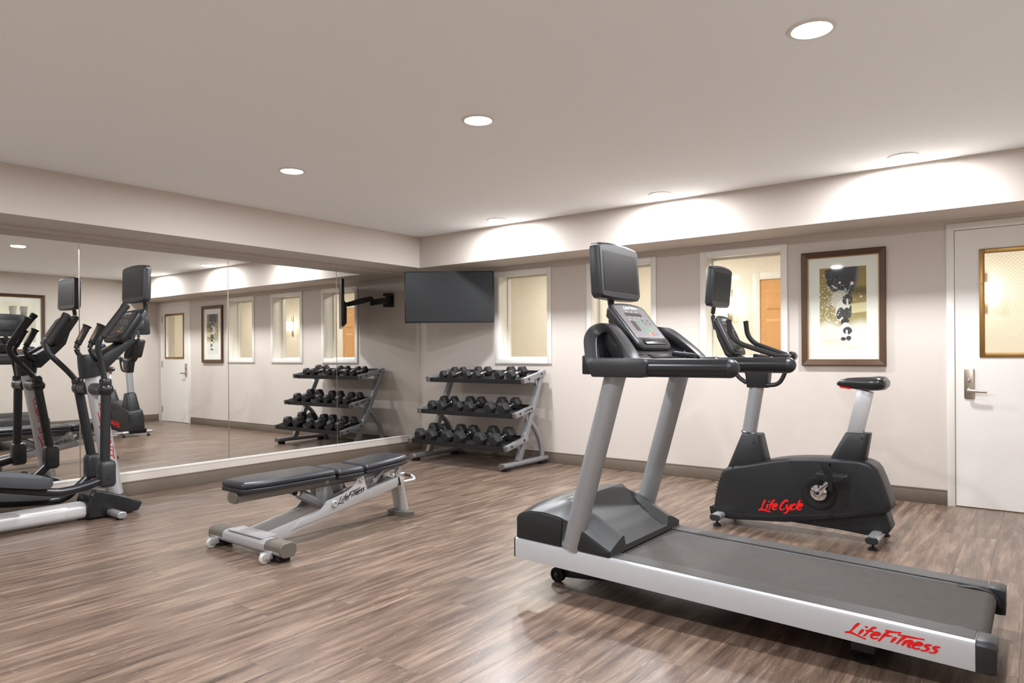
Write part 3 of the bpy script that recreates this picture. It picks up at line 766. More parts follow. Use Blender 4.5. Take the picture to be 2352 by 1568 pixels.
slab_loft([(4.19, .106), (4.21, .112), (4.36, .085), (4.60, .10), (5.0, .165), (5.273, .225), (5.268, .215), (5.242, .197), (5.03, .143), (4.69, .071), (4.33, .041), (4.20, .053)], ((-.112, 1), (.112, 1)), 'lower_skirt', rubber_m, .004)
slab_loft([(4.66, .068), (4.90, .115), (5.245, .195), (5.272, .105), (5.255, .075), (5.15, .047), (5.0, .058)], ((-.07, 1), (.07, 1)), 'tail_cover', black_m, .008)
# necks
def neck(name, bot, top, yb, yt):
    rings = []
    for (x0, x1, z0, z1), hy in ((bot, yb), (top, yt)):
        c_, h_ = (x0 + x1) / 2, (x1 - x0) / 2
        rings.append([V((c_ + p[0], BY + p[1], z0 + (z1 - z0) * (p[0] / h_ * .5 + .5))) for p in rrect(2 * h_, 2 * hy, min(h_, hy) * .55, 4)])
    return P(name, M().loft(rings), black_m, t, .006, 2, sharp=45)
neck('front_neck', (4.285, 4.55, .350, .43), (4.388, 4.512, .604, .608), .088, .066)
neck('seat_neck', (4.925, 5.13, .470, .48), (5.02, 5.158, .650, .651), .075, .052)
P('neck_collar', M().lathe([(.056, 0), (.058, .006), (.050, .012)], (4.428, BY, .604), (.17, 0, 1), 24), black2_m, t)
P('front_post', M().tube([(4.422, BY, .59), (4.478, BY, .925)], .046, 24), steel_m, t)
P('seat_post', M().tube([(5.064, BY, .62), (5.128, BY, .905)], .043, 4, up=(1, 0, 0), ell=(.6, 1.0)), silver_m, t, .004)
Yf(M(), lambda p: p)
seat = M(); rings = []
for (x_, hw, zb, zt) in ((4.968, .012, .935, .950), (4.985, .028, .925, .966), (5.03, .040, .917, .980), (5.09, .060, .908, .985), (5.15, .092, .904, .988), (5.20, .110, .906, .993), (5.232, .108, .912, .990), (5.246, .085, .925, .972)):
    rings.append([V((x_, BY + hw * math.cos(2 * PI * k / 20), (zb + zt) / 2 + (zt - zb) / 2 * (abs(math.sin(2 * PI * k / 20)) ** .6 * (1 if math.sin(2 * PI * k / 20) > 0 else -1)))) for k in range(20)])
P('saddle', M().loft(rings), mat('saddle_vinyl', srgb(30, 30, 31), .28, spec=.5, bump=.15, bscale=60), t, sharp=60)
P('seat_lever', M().tube([(5.05, BY - .03, .916), (4.99, BY - .03, .9245)], .006, 8, ell=(1.6, .8)), red_m, t)
# console column and handlebars
P('bar_housing', M().loft([[V((c_ + p[0], BY + p[1], z_)) for p in rrect(a, b_, .02, 3)] for c_, a, b_, z_ in ((4.487, .135, .095, .908), (4.487, .15, .105, .99), (4.475, .17, .11, 1.06), (4.455, .13, .10, 1.085))]), black_m, t, .004)
P('console_arm', M().prism([(4.36, 1.06), (4.28, 1.12), (4.225, 1.24), (4.21, 1.30), (4.25, 1.31), (4.335, 1.13), (4.44, 1.09), (4.44, 1.05)], 'Y', BY - .045, BY + .045), black_m, t, .006)
cv = V((-.125, 0, .257)).normalized()
console(t, V((4.372, BY, 1.128)), (0, 1, 0), cv, .25, .295, .055, panelk_m, True)
P('tv_post', M().tube(bend([(4.20, BY, 1.30), (4.175, BY, 1.40), (4.20, BY, 1.50)], .05), .017, 12, ell=(1.3, .8)), black_m, t)
tv_set(t, V((4.248, BY, 1.58)), (0, 1, 0), (.085, 0, 1), .345, .262, .05)
controller(t, V((4.50, BY + .03, 1.10)), (0, 1, 0), (-1, 0, .15))
for side in (-1, 1):
    yh = BY + side * .122
    pth = bend([(4.335 + (.03 if side > 0 else 0), yh, 1.345), (4.345 + (.03 if side > 0 else 0), yh, 1.255), (4.405 + (.02 if side > 0 else 0), yh, 1.197), (4.64, yh, 1.118), (4.69, yh, 1.112), (4.695, yh - side * .05, 1.112)], .05, 4)
    P('handlebar', M().tube(pth + [V((4.697, BY + side * .03, 1.112))], .0165, 14), grip_m, t)
    P('bar_end_plug', M().lathe([(.0185, 0), (.0185, .006), (.012, .010)], pth[0], pth[0] - pth[1], 14), gloss_m, t)
    P('pulse_grip', M().tube([(4.694, BY + side * .045, 1.112), (4.692, BY + side * .095, 1.112)], .0185, 14), mat_or('pulse_sensor', srgb(96, 90, 84)), t)
P('bar_clamp', M().lathe([(.022, -.032), (.031, -.02), (.031, .02), (.022, .032)], (4.697, BY, 1.112), (0, 1, 0), 20), gloss_m, t)
P('bar_stem', M().tube(bend([(4.47, BY, 1.04), (4.60, BY, 1.055), (4.69, BY, 1.10)], .05), .026, 14), black_m, t)
P('racing_grip', M().tube(bend([(4.545, BY - .03, .925), (4.625, BY - .03, .93), (4.665, BY - .03, 1.0), (4.685, BY - .03, 1.09)], .06, 5), .014, 12), black_m, t)
P('racing_grip', M().tube(bend([(4.42, BY - .04, .94), (4.36, BY - .04, .98), (4.33, BY - .04, 1.06)], .04, 5), .014, 12), black_m, t)
# crank and pedals
P('crank_well', M().lathe([(.105, 0), (.098, .004), (.075, .004), (.070, .001)], (4.885, BY - .1085, .275), (0, -1, 0), 32), rubber_m, t)
P('crank_disc', M().lathe([(.048, 0), (.048, .008), (.030, .014), (.028, .010), (.001, .012)], (4.885, BY - .114, .280), (0, -1, 0), 28), chrome_m, t)
P('crank_well', M().lathe([(.105, 0), (.098, .004), (.075, .004), (.070, .001)], (4.885, BY + .1085, .275), (0, 1, 0), 32), rubber_m, t)
P('crank_disc', M().lathe([(.048, 0), (.048, .008), (.030, .014), (.028, .010), (.001, .012)], (4.885, BY + .114, .280), (0, 1, 0), 28), chrome_m, t)
for side, (dx, dz) in ((-1, (.088, .122)), (1, (-.088, -.122))):
    yc = BY + side * .136
    c = P('crank_arm', M().prism([(4.885 - .014, .280 - .008), (4.885 + .012, .280 - .016), (4.885 + dx + .012, .28 + dz - .006), (4.885 + dx - .010, .28 + dz + .008)] if side < 0 else [(4.885 - .012, .280 + .016), (4.885 + .014, .280 + .008), (4.885 + dx + .010, .28 + dz - .008), (4.885 + dx - .012, .28 + dz + .006)], 'Y', yc - .008, yc + .008), chrome_m, t, .003)
    P('crank_bolt', M().lathe([(.010, 0), (.009, .005)], (4.885, yc + side * .008, .28), (0, side, 0), 12), ink_m, c)
    py = BY + side * .205; pcx, pcz = 4.98 if side < 0 else 4.795, .405 if side < 0 else .155
    pd = P('pedal', M().prism([(pcx - .088, pcz + .006), (pcx - .078, pcz + .014), (pcx + .078, pcz + .014), (pcx + .09, pcz + .006), (pcx + .065, pcz - .016), (pcx + .02, pcz - .034), (pcx - .02, pcz - .034), (pcx - .065, pcz - .012)], 'Y', py - .048, py + .048), black_m, t, .004)
    P('pedal_axle', M().cyl((pcx, yc, pcz), (pcx, py, pcz), .009, 10), chrome_m, pd)
    P('pedal_strap', M().prism([(p.x, p.z) for p in [V((pcx - .01, 0, pcz - .085)), V((pcx + .016, 0, pcz - .085)), V((pcx + .012, 0, pcz + .01)), V((pcx + .010, 0, pcz + .05)), V((pcx - .018, 0, pcz + .088)), V((pcx - .06, 0, pcz + .076)), V((pcx - .042, 0, pcz + .05)), V((pcx - .03, 0, pcz + .015)), V((pcx - .01, 0, pcz + .01))]], 'Y', *sorted((py + side * .0485, py + side * .052))), rubber_m, pd, .001)
    P('strap_band', M().tube(bend([(pcx - .03, py - side * .045, pcz + .014), (pcx - .03, py - side * .03, pcz + .07), (pcx - .03, py + side * .03, pcz + .075), (pcx - .025, py + side * .05, pcz + .05)], .03), .015, 8, up=(1, 0, 0), ell=(.12, 1.2)), rubber_m, pd)
# stabilisers and feet
for (x_, y0, y1) in ((4.266, BY - .215, BY + .215), (5.197, BY - .245, BY + .235)):
    s_ = P('stabiliser', M().loft([[V((x_ + p[0], y_, .062 + p[1])) for p in rrect(.068, .042, .0205, 5)] for y_ in (y0 + .004, y1 - .004)]), silver_m, t, 0, sharp=40)
    for y_, d in ((y0, 1), (y1, -1)):
        P('end_plug', M().loft([[V((x_ + p[0], y_, .062 + p[1])) for p in rrect(.060, .034, .0165, 5)], [V((x_ + p[0], y_ + d * .0039, .062 + p[1])) for p in rrect(.070, .044, .0215, 5)]]), black2_m, s_, sharp=30)
        P('levelling_foot', M().lathe([(.026, 0), (.027, .006), (.014, .018), (.006, .020), (.006, .041)], (x_, y_ + d * .045, 0), (0, 0, 1), 18), rubber_m, s_)
# vents and screw holes
for k in range(6):
    for s_ in (-1, 1):
        z_ = .195 + k * .022
        P('vent_slot', M().box(4.226 + k * .005, 4.262 + k * .005, BY + s_ * .075 - .032, BY + s_ * .075 + .032, z_, z_ + .006), ink_m, t, .002)
for (x_, z_) in ((4.478, .552), (4.35, .385), (5.115, .622), (5.02, .575), (4.72, .452), (5.10, .455), (5.235, .225), (4.86, .097)):
    P('screw_hole', M().lathe([(.0065, 0), (.0065, .0015)], (x_, BY - (.1078 if z_ < .46 else .0735 if x_ < 4.6 else .0575), z_), (0, -1, 0), 10), ink_m, t)
lettering('logo_lettering', 'Life Cycle', flat_map((4.525, BY - .1092, .126), (.955, 0, .12), (-.12, 0, .955)), .060, red_m, t, wgt=.18, total=.262)
lettering('logo_lettering', 'Life Cycle', flat_map((4.785, BY + .1092, .126), (-.955, 0, .12), (.12, 0, .955)), .060, red_m, t, wgt=.18, total=.262)

# ------------------------------------------------------------------ elliptical trainer
EX = .60
t = T('elliptical_trainer', (EX, -4.2, 0), 'black and silver elliptical trainer standing in front of the mirrors', 'elliptical trainer')
prof = [(EX + p[0], .066 + p[1]) for p in rrect(.15, .108, .040, 5)]
P('base_rail', M().prism(prof, 'Y', -5.55, -3.948), mat('pale_silver_paint', srgb(214, 212, 211), .38, .25), t, 0, sharp=40)
fc = [(-3.990, .008), (-3.990, .12), (-3.974, .176), (-3.940, .202), (-3.90, .196), (-3.80, .160), (-3.72, .125), (-3.645, .088), (-3.612, .064), (-3.642, .012), (-3.72, .006)]
m = M(); cy_, cz_ = -3.82, .08
m.loft([[V((EX + dx, cy_ + (y - cy_) * k, cz_ + (z - cz_) * k)) for y, z in fc] for dx, k in ((-.105, .93), (-.085, 1), (.085, 1), (.105, .93))])
P('front_cover', m, gloss_m, t, .008, 2, sharp=45)
s_ = P('stabiliser', M().loft([[V((x_, -3.838 + p[0], .034 + p[1])) for p in rrect(.062, .044, .021, 5)] for x_ in (.322, .876)]), steel_m, t, sharp=40)
for x_, d in ((.318, 1), (.880, -1)):
    P('end_plug', M().loft([[V((x_, -3.838 + p[0], .034 + p[1])) for p in rrect(.054, .036, .017, 5)], [V((x_ + d * .0039, -3.838 + p[0], .034 + p[1])) for p in rrect(.064, .046, .022, 5)]]), steel_m, s_, sharp=30)
    P('levelling_foot', M().lathe([(.022, 0), (.022, .006), (.008, .009), (.008, .013)], (x_ + d * .05, -3.838, 0), (0, 0, 1), 16), rubber_m, s_)
mast = P('mast', M().tube([(EX, -3.768, .14), (EX, -3.918, 1.03)], .053, 28, up=(1, 0, 0)), silver_m, t)
md = V((0, -.150, .89)).normalized()
for sgn in (-1, 1):
    def mp(x, y, sgn=sgn):
        base = V((EX, -3.768, .14)) + md * (.27 + x); vv = V((0, md.z, -md.y)) * (-sgn)
        q = max(-.05, min(.05, y - .022))
        return base + vv * q + V((sgn, 0, 0)) * (math.sqrt(.0536 ** 2 - q * q) + .0006)
    lettering('logo_lettering', 'LifeFitness', mp, .052, dkred_m, mast, wgt=.14, total=.40)
rings = []
for (z, yc, ry, rx) in ((.995, -3.925, .062, .062), (1.0, -3.926, .069, .072), (1.08, -3.926, .078, .080), (1.148, -3.924, .084, .084), (1.156, -3.924, .080, .080), (1.157, -3.924, .05, .05)):
    rings.append([V((EX + rx * math.cos(2 * PI * k / 28), yc + ry * math.sin(2 * PI * k / 28), z + (.012 * math.sin(2 * PI * k / 28) if z < 1.1 else .008 * math.sin(2 * PI * k / 28)))) for k in range(28)])
P('mast_collar', M().loft(rings), black_m, t, sharp=40)
for side in (-1, 1):
    ax = EX + side * .22
    top = V((ax, -3.917, .912))
    P('pivot_tube', M().cyl((EX + side * .04, -3.917, .912), (ax + side * .0, -3.917, .912), .044, 22), black2_m, t)
    P('pivot_ball', M().lathe([(.046, -.05), (.0485, -.02), (.0485, .0), (.046, .016), (.038, .031), (.024, .042), (.008, .047), (.0005, .0475)], (ax, -3.917, .912), (side, 0, 0), 24), gloss_m, t)
    P('arm_socket', M().lathe([(.030, .0), (.038, .028), (.039, .060), (.033, .074), (.020, .075)], (ax, -3.917, .912), (0, -.03 if side > 0 else -.2, 1), 20), gloss_m, t)
    if side > 0: low = V((ax, -3.925, .41)); hp = [(ax, -3.919, .95), (ax, -3.944, 1.10), (ax + .01, -3.972, 1.20), (ax + .02, -3.958, 1.265)]; g0, g1 = V((ax + .02, -3.948, 1.272)), V((ax + .02, -3.783, 1.505))
    else: low = V((ax, -3.838, .41)); hp = [(ax, -3.925, .95), (ax, -3.985, 1.03), (ax - .01, -4.11, 1.165), (ax - .02, -4.122, 1.225)]; g0, g1 = V((ax - .02, -4.115, 1.232)), V((ax - .02, -3.985, 1.45))
    P('handle_arm', M().tube(bend(hp + [g0 + (g1 - g0) * .1], .07, 5), .019, 14), black_m, t)
    gd = (g1 - g0)
    P('moving_grip', M().tube([g0 - gd * .0, g0 + gd * .01, g0 + gd * .3, g0 + gd * .85, g0 + gd * .93, g0 + gd * .985, g1], [.023, .0255, .0245, .0245, .028, .028, .020], 16), grip_m, t)
    P('lower_arm', M().tube([top + V((0, 0, -.03)), low], .0315, 18), black_m, t)
    dn = (low - top).normalized(); jc = low + V((0, .008, -.078))
    j = P('arm_joint', M().loft([[jc + V((p[0] * k, p[1] * .9 + (0.0), dz)) for p in rrect(.10 * k, .116 * k, .03, 4)] for dz, k in ((-.092, .82), (-.072, 1), (.055, 1), (.080, .92), (.094, .66))]), black2_m, t, .003, sharp=45)
    P('joint_bolt', M().lathe([(.010, 0), (.008, .004)], jc + V((side * .05, 0, -.03)), (side, 0, 0), 12), ink_m, j)
    if side > 0: bar = [(ax, -3.93, .292), (ax, -4.06, .262), (ax, -4.17, .248), (ax, -4.28, .258), (ax, -4.60, .335), (ax - .02, -5.05, .40)]
    else: bar = [(ax, -3.83, .285), (ax, -3.93, .19), (ax, -4.02, .128), (ax, -4.14, .122), (ax, -4.60, .175), (ax + .02, -5.05, .24)]
    P('pedal_bar', M().tube(catmull(bar, 5), .029, 16), gloss_m, t)
    # pedal pan, tilted with the bar
    zf, zb_ = (.318, .40) if side > 0 else (.172, .225); yf, yb_ = -4.262, -4.66
    if side < 0: yf, yb_ = -4.10, -4.52
    def pz(y): return zf + (zb_ - zf) * (y - yf) / (yb_ - yf)
    rings = []
    for (y, hi, lo_, fl_, bt, hw) in ((yf, .034, .034, .033, -.006, .062), (yf - .012, .036, .034, .030, -.022, .074), (yf - .04, .040, .032, .006, -.034, .086), (yf - .10, .046, .032, .0, -.038, .092), (yf - .25, .046, .032, .0, -.038, .094), (yb_ + .02, .040, .030, .0, -.036, .088), (yb_, .020, .020, .018, -.02, .080)):
        z = pz(y)
        rings.append([V((ax + a * hw, y, z + b_)) for a, b_ in ((-1, hi), (-.93, hi), (-.86, fl_), (.86, fl_), (.93, lo_), (1, lo_), (.92, bt), (-.92, bt))])
    pd = P('foot_pedal', M().loft(rings), mat_or('pedal_plastic', srgb(70, 71, 74)), t, .002, sharp=30)
    P('pedal_base', M().loft([[V((ax + sx * .06, y, pz(y) + dz)) for sx, dz in ((-1, -.0385), (1, -.0385), (1, -.056), (-1, -.056))] for y in (yf - .035, yb_ + .03)]), rubber_m, pd, .002)
# rear drive housing (mostly out of the frame)
rh = [(-5.55, .03), (-5.0, .03), (-4.86, .12), (-4.83, .30), (-4.93, .50), (-5.12, .58), (-5.32, .55), (-5.52, .40), (-5.60, .20)]
P('drive_housing', M().prism([(p.x, p.z) for p in catmull([(a, 0, b) for a, b in rh], 3, True)], 'X', EX - .105, EX + .105), black_m, t, .015, 3, sharp=45)
P('rear_foot', M().loft([[V((x_, -5.5 + p[0], .031 + p[1])) for p in rrect(.07, .06, .02, 4)] for x_ in (.26, .94)]), steel_m, t, .003)
# console
P('console_arm', M().prism([(-3.905, 1.06), (-3.905, 1.12), (-3.86, 1.165), (-3.745, 1.235), (-3.655, 1.40), (-3.615, 1.40), (-3.665, 1.245), (-3.80, 1.10), (-3.85, 1.05)], 'X', EX - .085, EX + .085), black_m, t, .008)
cv = V((0, .137, .222)).normalized()
console(t, V((EX, -3.792, 1.252)), (1, 0, 0), cv, .29, .272, .06, panelk_m, True)
P('console_back', M().plate(rrect(.22, .25, .02, 3), V((EX, -3.66, 1.385)) , (-1, 0, 0), cv, .035), black2_m, t, .006)
P('tv_post', M().tube(bend([(EX + .03, -3.60, 1.40), (EX + .03, -3.548, 1.49), (EX + .03, -3.575, 1.60)], .06), .018, 12, up=(1, 0, 0), ell=(.8, 1.3)), black_m, t)
tv_set(t, V((EX, -3.634, 1.673)), (1, 0, 0), (0, .02, 1), .365, .262, .052)
controller(t, V((EX - .02, -3.865, 1.185)), (1, 0, 0), (0, .8, .5))
for sx in (-1, 1):
    hx = EX + sx * .115
    p0 = [(EX + sx * .04, -3.85, 1.10), (EX + sx * .10, -3.895, 1.115), (hx, -3.955, 1.145), (hx, -3.978, 1.20), (hx, -3.962, 1.235)]
    P('fixed_handle', M().tube(bend(p0, .04, 4), .016, 12), black_m, t)
    ga, gb = V((hx, -3.965, 1.228)), V((hx, -3.90, 1.362))
    g = P('fixed_grip', M().tube([ga, ga + (gb - ga) * .03, ga + (gb - ga) * .06, ga + (gb - ga) * .93, ga + (gb - ga) * .96, gb], [.019, .0255, .022, .024, .030, .030], 14), grip_m, t)
    P('pulse_sensor', M().tube([ga + (gb - ga) * .2 + V((0, -.004, -.002)), ga + (gb - ga) * .85 + V((0, -.004, -.002))], .0215, 12), mat_or('pulse_plate', srgb(110, 92, 74)), g)

# ------------------------------------------------------------------ adjustable bench
BX = 2.315
t = T('weight_bench', (BX, -3.2, 0), 'flat adjustable weight bench with black padding and silver frame', 'bench')
fb = P('front_bar', M().loft([[V((x_, -3.752 + p[0], .070 + p[1])) for p in rrect(.105, .078, .034, 6)] for x_ in (BX - .355, BX + .355)]), silver_m, t, sharp=40)
for sx in (-1, 1):
    x0, x1 = sorted((BX + sx * .356, BX + sx * .215))
    arc = [(math.cos(a), math.sin(a)) for a in [math.radians(q) for q in range(-20, 201, 20)]]
    rg = []
    for x_ in (x0, x1):
        o_ = [p for p in rrect(.109, .082, .036, 6) if p[1] > -.008]; o_.sort(key=lambda p: -math.atan2(p[1] + .01, p[0]) )
        rg.append([V((x_, -3.752 + p[0], .070 + p[1])) for p in o_] + [V((x_, -3.752 + p[0] * .93, .070 + p[1] * .93)) for p in reversed(o_)])
    P('step_cover', M().loft(rg), cap_m, t, 0, sharp=40)
    P('end_cap', M().loft([[V((BX + sx * (.3555 + d), -3.752 + p[0] * k, .070 + p[1] * k)) for p in rrect(.108, .081, .035, 6)] for d, k in ((0, 1), (.008, 1), (.012, .94))]), cap_m, t, sharp=40)
    P('rubber_pad', M().box(*sorted((BX + sx * .33, BX + sx * .25)), -3.79, -3.715, 0, .0305), rubber_m, t, .003)
    wx = BX + sx * .272
    wl = P('wheel', M().lathe([(.020, -.013), (.027, -.010), (.028, 0), (.027, .010), (.020, .013), (.010, .011)], (wx, -3.842, .0285), (1, 0, 0), 22), wheel_m, t)
    P('axle_bolt', M().cyl((wx - .024, -3.842, .0285), (wx + .024, -3.842, .0285), .006, 10), steel_m, wl)
    P('wheel_fork', M().box(wx - .022, wx - .017, -3.855, -3.80, .022, .060).box(wx + .017, wx + .022, -3.855, -3.80, .022, .060).box(wx - .022, wx + .022, -3.806, -3.80, .03, .065), silver_m, t, .002)
P('bar_plate', M().box(BX - .17, BX + .17, -3.795, -3.69, .1095, .117), silver_m, t, .002)
for sx in (-1, 1):
    rx = BX + sx * .092
    pth = [(-3.735, .085), (-3.66, .090), (-2.76, .248), (-2.69, .262), (-2.635, .252)]
    pp = catmull([(rx, a, b) for a, b in pth], 5)
    P('side_rail', M().tube(pp, .031, 4, up=(0, 0, 1), ell=(.55, 1.0)), silver_m, t, .007, sharp=50)
    pl = [(-3.55, .105), (-3.495, .146), (-3.42, .164), (-3.355, .181), (-3.325, .205), (-3.30, .232), (-3.25, .240), (-3.14, .266), (-3.10, .286), (-3.07, .314), (-3.05, .340), (-3.024, .350), (-3.0, .340), (-2.99, .300), (-2.972, .250), (-2.925, .218), (-2.95, .19)]
    pxo = rx + sx * .0175
    gp = P('gusset_plate', M().prism(pl, 'X', *sorted((pxo, pxo + sx * .007))), silver_m if sx > 0 else steel_m, t, .002)
    for (y_, z_, r_) in ((-3.243, .205, .021), (-3.024, .325, .018)):
        bo = P('pivot_bolt', M().lathe([(r_, 0), (r_, .008), (r_ * .8, .011), (r_ * .62, .011), (r_ * .55, .006), (.001, .006)], (pxo + sx * .007, y_, z_), (sx, 0, 0), 18), silver_m, t)
    for (y_, z_, r_) in ((-2.867, .293, .018), (-2.645, .330, .019)):
        P('pivot_bolt', M().lathe([(r_, 0), (r_, .008), (r_ * .8, .011), (r_ * .62, .011), (r_ * .55, .006), (.001, .006)], (BX + sx * .066, y_, z_), (sx, 0, 0), 18), silver_m, t)
    P('link_arm', M().prism([(-2.96, .215), (-2.855, .315), (-2.80, .345), (-2.78, .335), (-2.84, .285), (-2.92, .215)], 'X', *sorted((BX + sx * .052, BX + sx * .066))), steel_m, t, .002)
    P('seat_strut', M().prism([(-2.685, .250), (-2.665, .345), (-2.628, .350), (-2.615, .250)], 'X', *sorted((BX + sx * .052, BX + sx * .066))), silver_m, t, .003)
    if sx > 0:
        lettering('logo_lettering', 'LifeFitness', flat_map((pxo + .0078, -3.215, .196), (0, .972, .235), (0, -.235, .972)), .036, ink_m, gp, wgt=.15, shear=.42, total=.218)
    else:
        lettering('logo_lettering', 'LifeFitness', flat_map((pxo - .0078, -2.990, .250), (0, -.972, -.235), (0, -.235, .972)), .036, ink_m, gp, wgt=.15, shear=.42, total=.218)
bt = P('back_tube', M().loft([[V((BX + p[0], y_, .332 + p[1])) for p in rrect(.095, .060, .028, 5)] for y_ in (-3.855, -3.0)]), mat_or('pewter_steel', srgb(126, 122, 118)) , t, sharp=40)
MATS['pewter_steel'].node_tree.nodes['Principled BSDF'].inputs['Metallic'].default_value = .5
P('tube_cap', M().loft([[V((BX + p[0] * k, -3.8555 - d, .332 + p[1] * k)) for p in rrect(.100, .065, .030, 5)] for d, k in ((0, 1), (.008, 1), (.012, .92))]), cap_m, t, sharp=40)
P('seat_tube', M().loft([[V((BX + p[0], y_, z_ + p[1])) for p in rrect(.07, .045, .018, 4)] for y_, z_ in ((-2.995, .322), (-2.64, .348))]), steel_m, t, sharp=40)
P('adjuster_barrel', M().tube([(BX, -3.42, .285), (BX, -3.24, .185)], .032, 18), steel_m, t)
P('adjuster_rod', M().tube([(BX, -3.50, .322), (BX, -3.41, .280)], .022, 16), chrome_m, t)
P('adjuster_knob', M().lathe([(.014, 0), (.016, .012), (.012, .022)], (BX + .02, -3.46, .30), (.6, -.8, -.2), 14), rubber_m, t)
P('adjuster_ladder', M().prism([(-3.32, .305), (-3.20, .305), (-3.16, .20), (-3.30, .17)], 'X', BX - .03, BX + .03), steel_m, t, .004)
P('cross_brace', M().tube(catmull([(BX - .09, -3.02, .20), (BX, -3.02, .185), (BX + .09, -3.02, .20)], 4), .022, 12), steel_m, t)
P('cross_brace', M().cyl((BX - .09, -2.70, .25), (BX + .09, -2.70, .25), .024, 14), steel_m, t)
P('rear_post', M().loft([[V((BX + rx * math.cos(2 * PI * k / 20), yc + ry * math.sin(2 * PI * k / 20), z)) for k in range(20)] for z, yc, rx, ry in ((.036, -2.56, .064, .040), (.15, -2.585, .060, .038), (.275, -2.615, .062, .040))]), silver_m, t, sharp=40)
P('rear_foot', M().loft([[V((BX + rx * math.cos(2 * PI * k / 24), -2.565 + ry * math.sin(2 * PI * k / 24), z)) for k in range(24)] for z, rx, ry in ((0, .118, .068), (.030, .118, .068), (.036, .112, .062))]), cap_m, t, sharp=40)
hd = P('carry_handle', M().tube(bend([(BX + .055, -2.61, .238), (BX + .06, -2.475, .240), (BX + .0, -2.455, .262), (BX - .055, -2.475, .272), (BX - .05, -2.60, .275)], .035, 5), .011, 12), silver_m, t)
P('handle_grip', M().tube([(BX - .0, -2.458, .262), (BX - .048, -2.475, .270)], .015, 12), mat_or('brown_grip', srgb(80, 66, 54)), hd)
def pad(name, y0, y1, w0, w1, z0, z1, tilt=0.0):
    """cushion with a narrower nose at y0 or y1; upper cushion over a lower edge band"""
    ol = []
    for (sx, yy, ww) in ((-1, y0, w0), (1, y0, w0), (1, y1, w1), (-1, y1, w1)):
        ol.append((BX + sx * ww / 2, yy))
    mid = (y0 + y1) / 2
    if abs(w0 - w1) > .01:   # keep the full width over most of the length
        if w0 < w1: ol.insert(2, (BX + w1 / 2, y0 + (y1 - y0) * .22)); ol.append((BX - w1 / 2, y0 + (y1 - y0) * .22))
        else: ol.insert(2, (BX + w0 / 2, y0 + (y1 - y0) * .78)); ol.append((BX - w0 / 2, y0 + (y1 - y0) * .78))
    def zz(y, z): return z + tilt * (y - y0)
    cx, cy = BX, mid
    def ring(k, z): return [V((cx + (p[0] - cx) * (1 - k / .14), cy + (p[1] - cy) * (1 - k / abs(y1 - y0) * 2), zz(p[1], z))) for p in ol]
    zm = z0 + (z1 - z0) * .42
    b = P(name, M().loft([ring(0, z0), ring(0, zm - .001)]), pad_m, t, .006, 2, sharp=50)
    P('cushion', M().loft([ring(0, zm + .0005), ring(0, z1 - .012), ring(.016, z1)]), pad_m, b, .009, 3, sharp=60)
    return b
pad('back_pad', -3.868, -3.250, .215, .290, .363, .427)
pad('seat_pad', -3.225, -3.020, .290, .290, .352, .418)
pad('head_pad', -2.998, -2.600, .290, .225, .356, .420, .055)

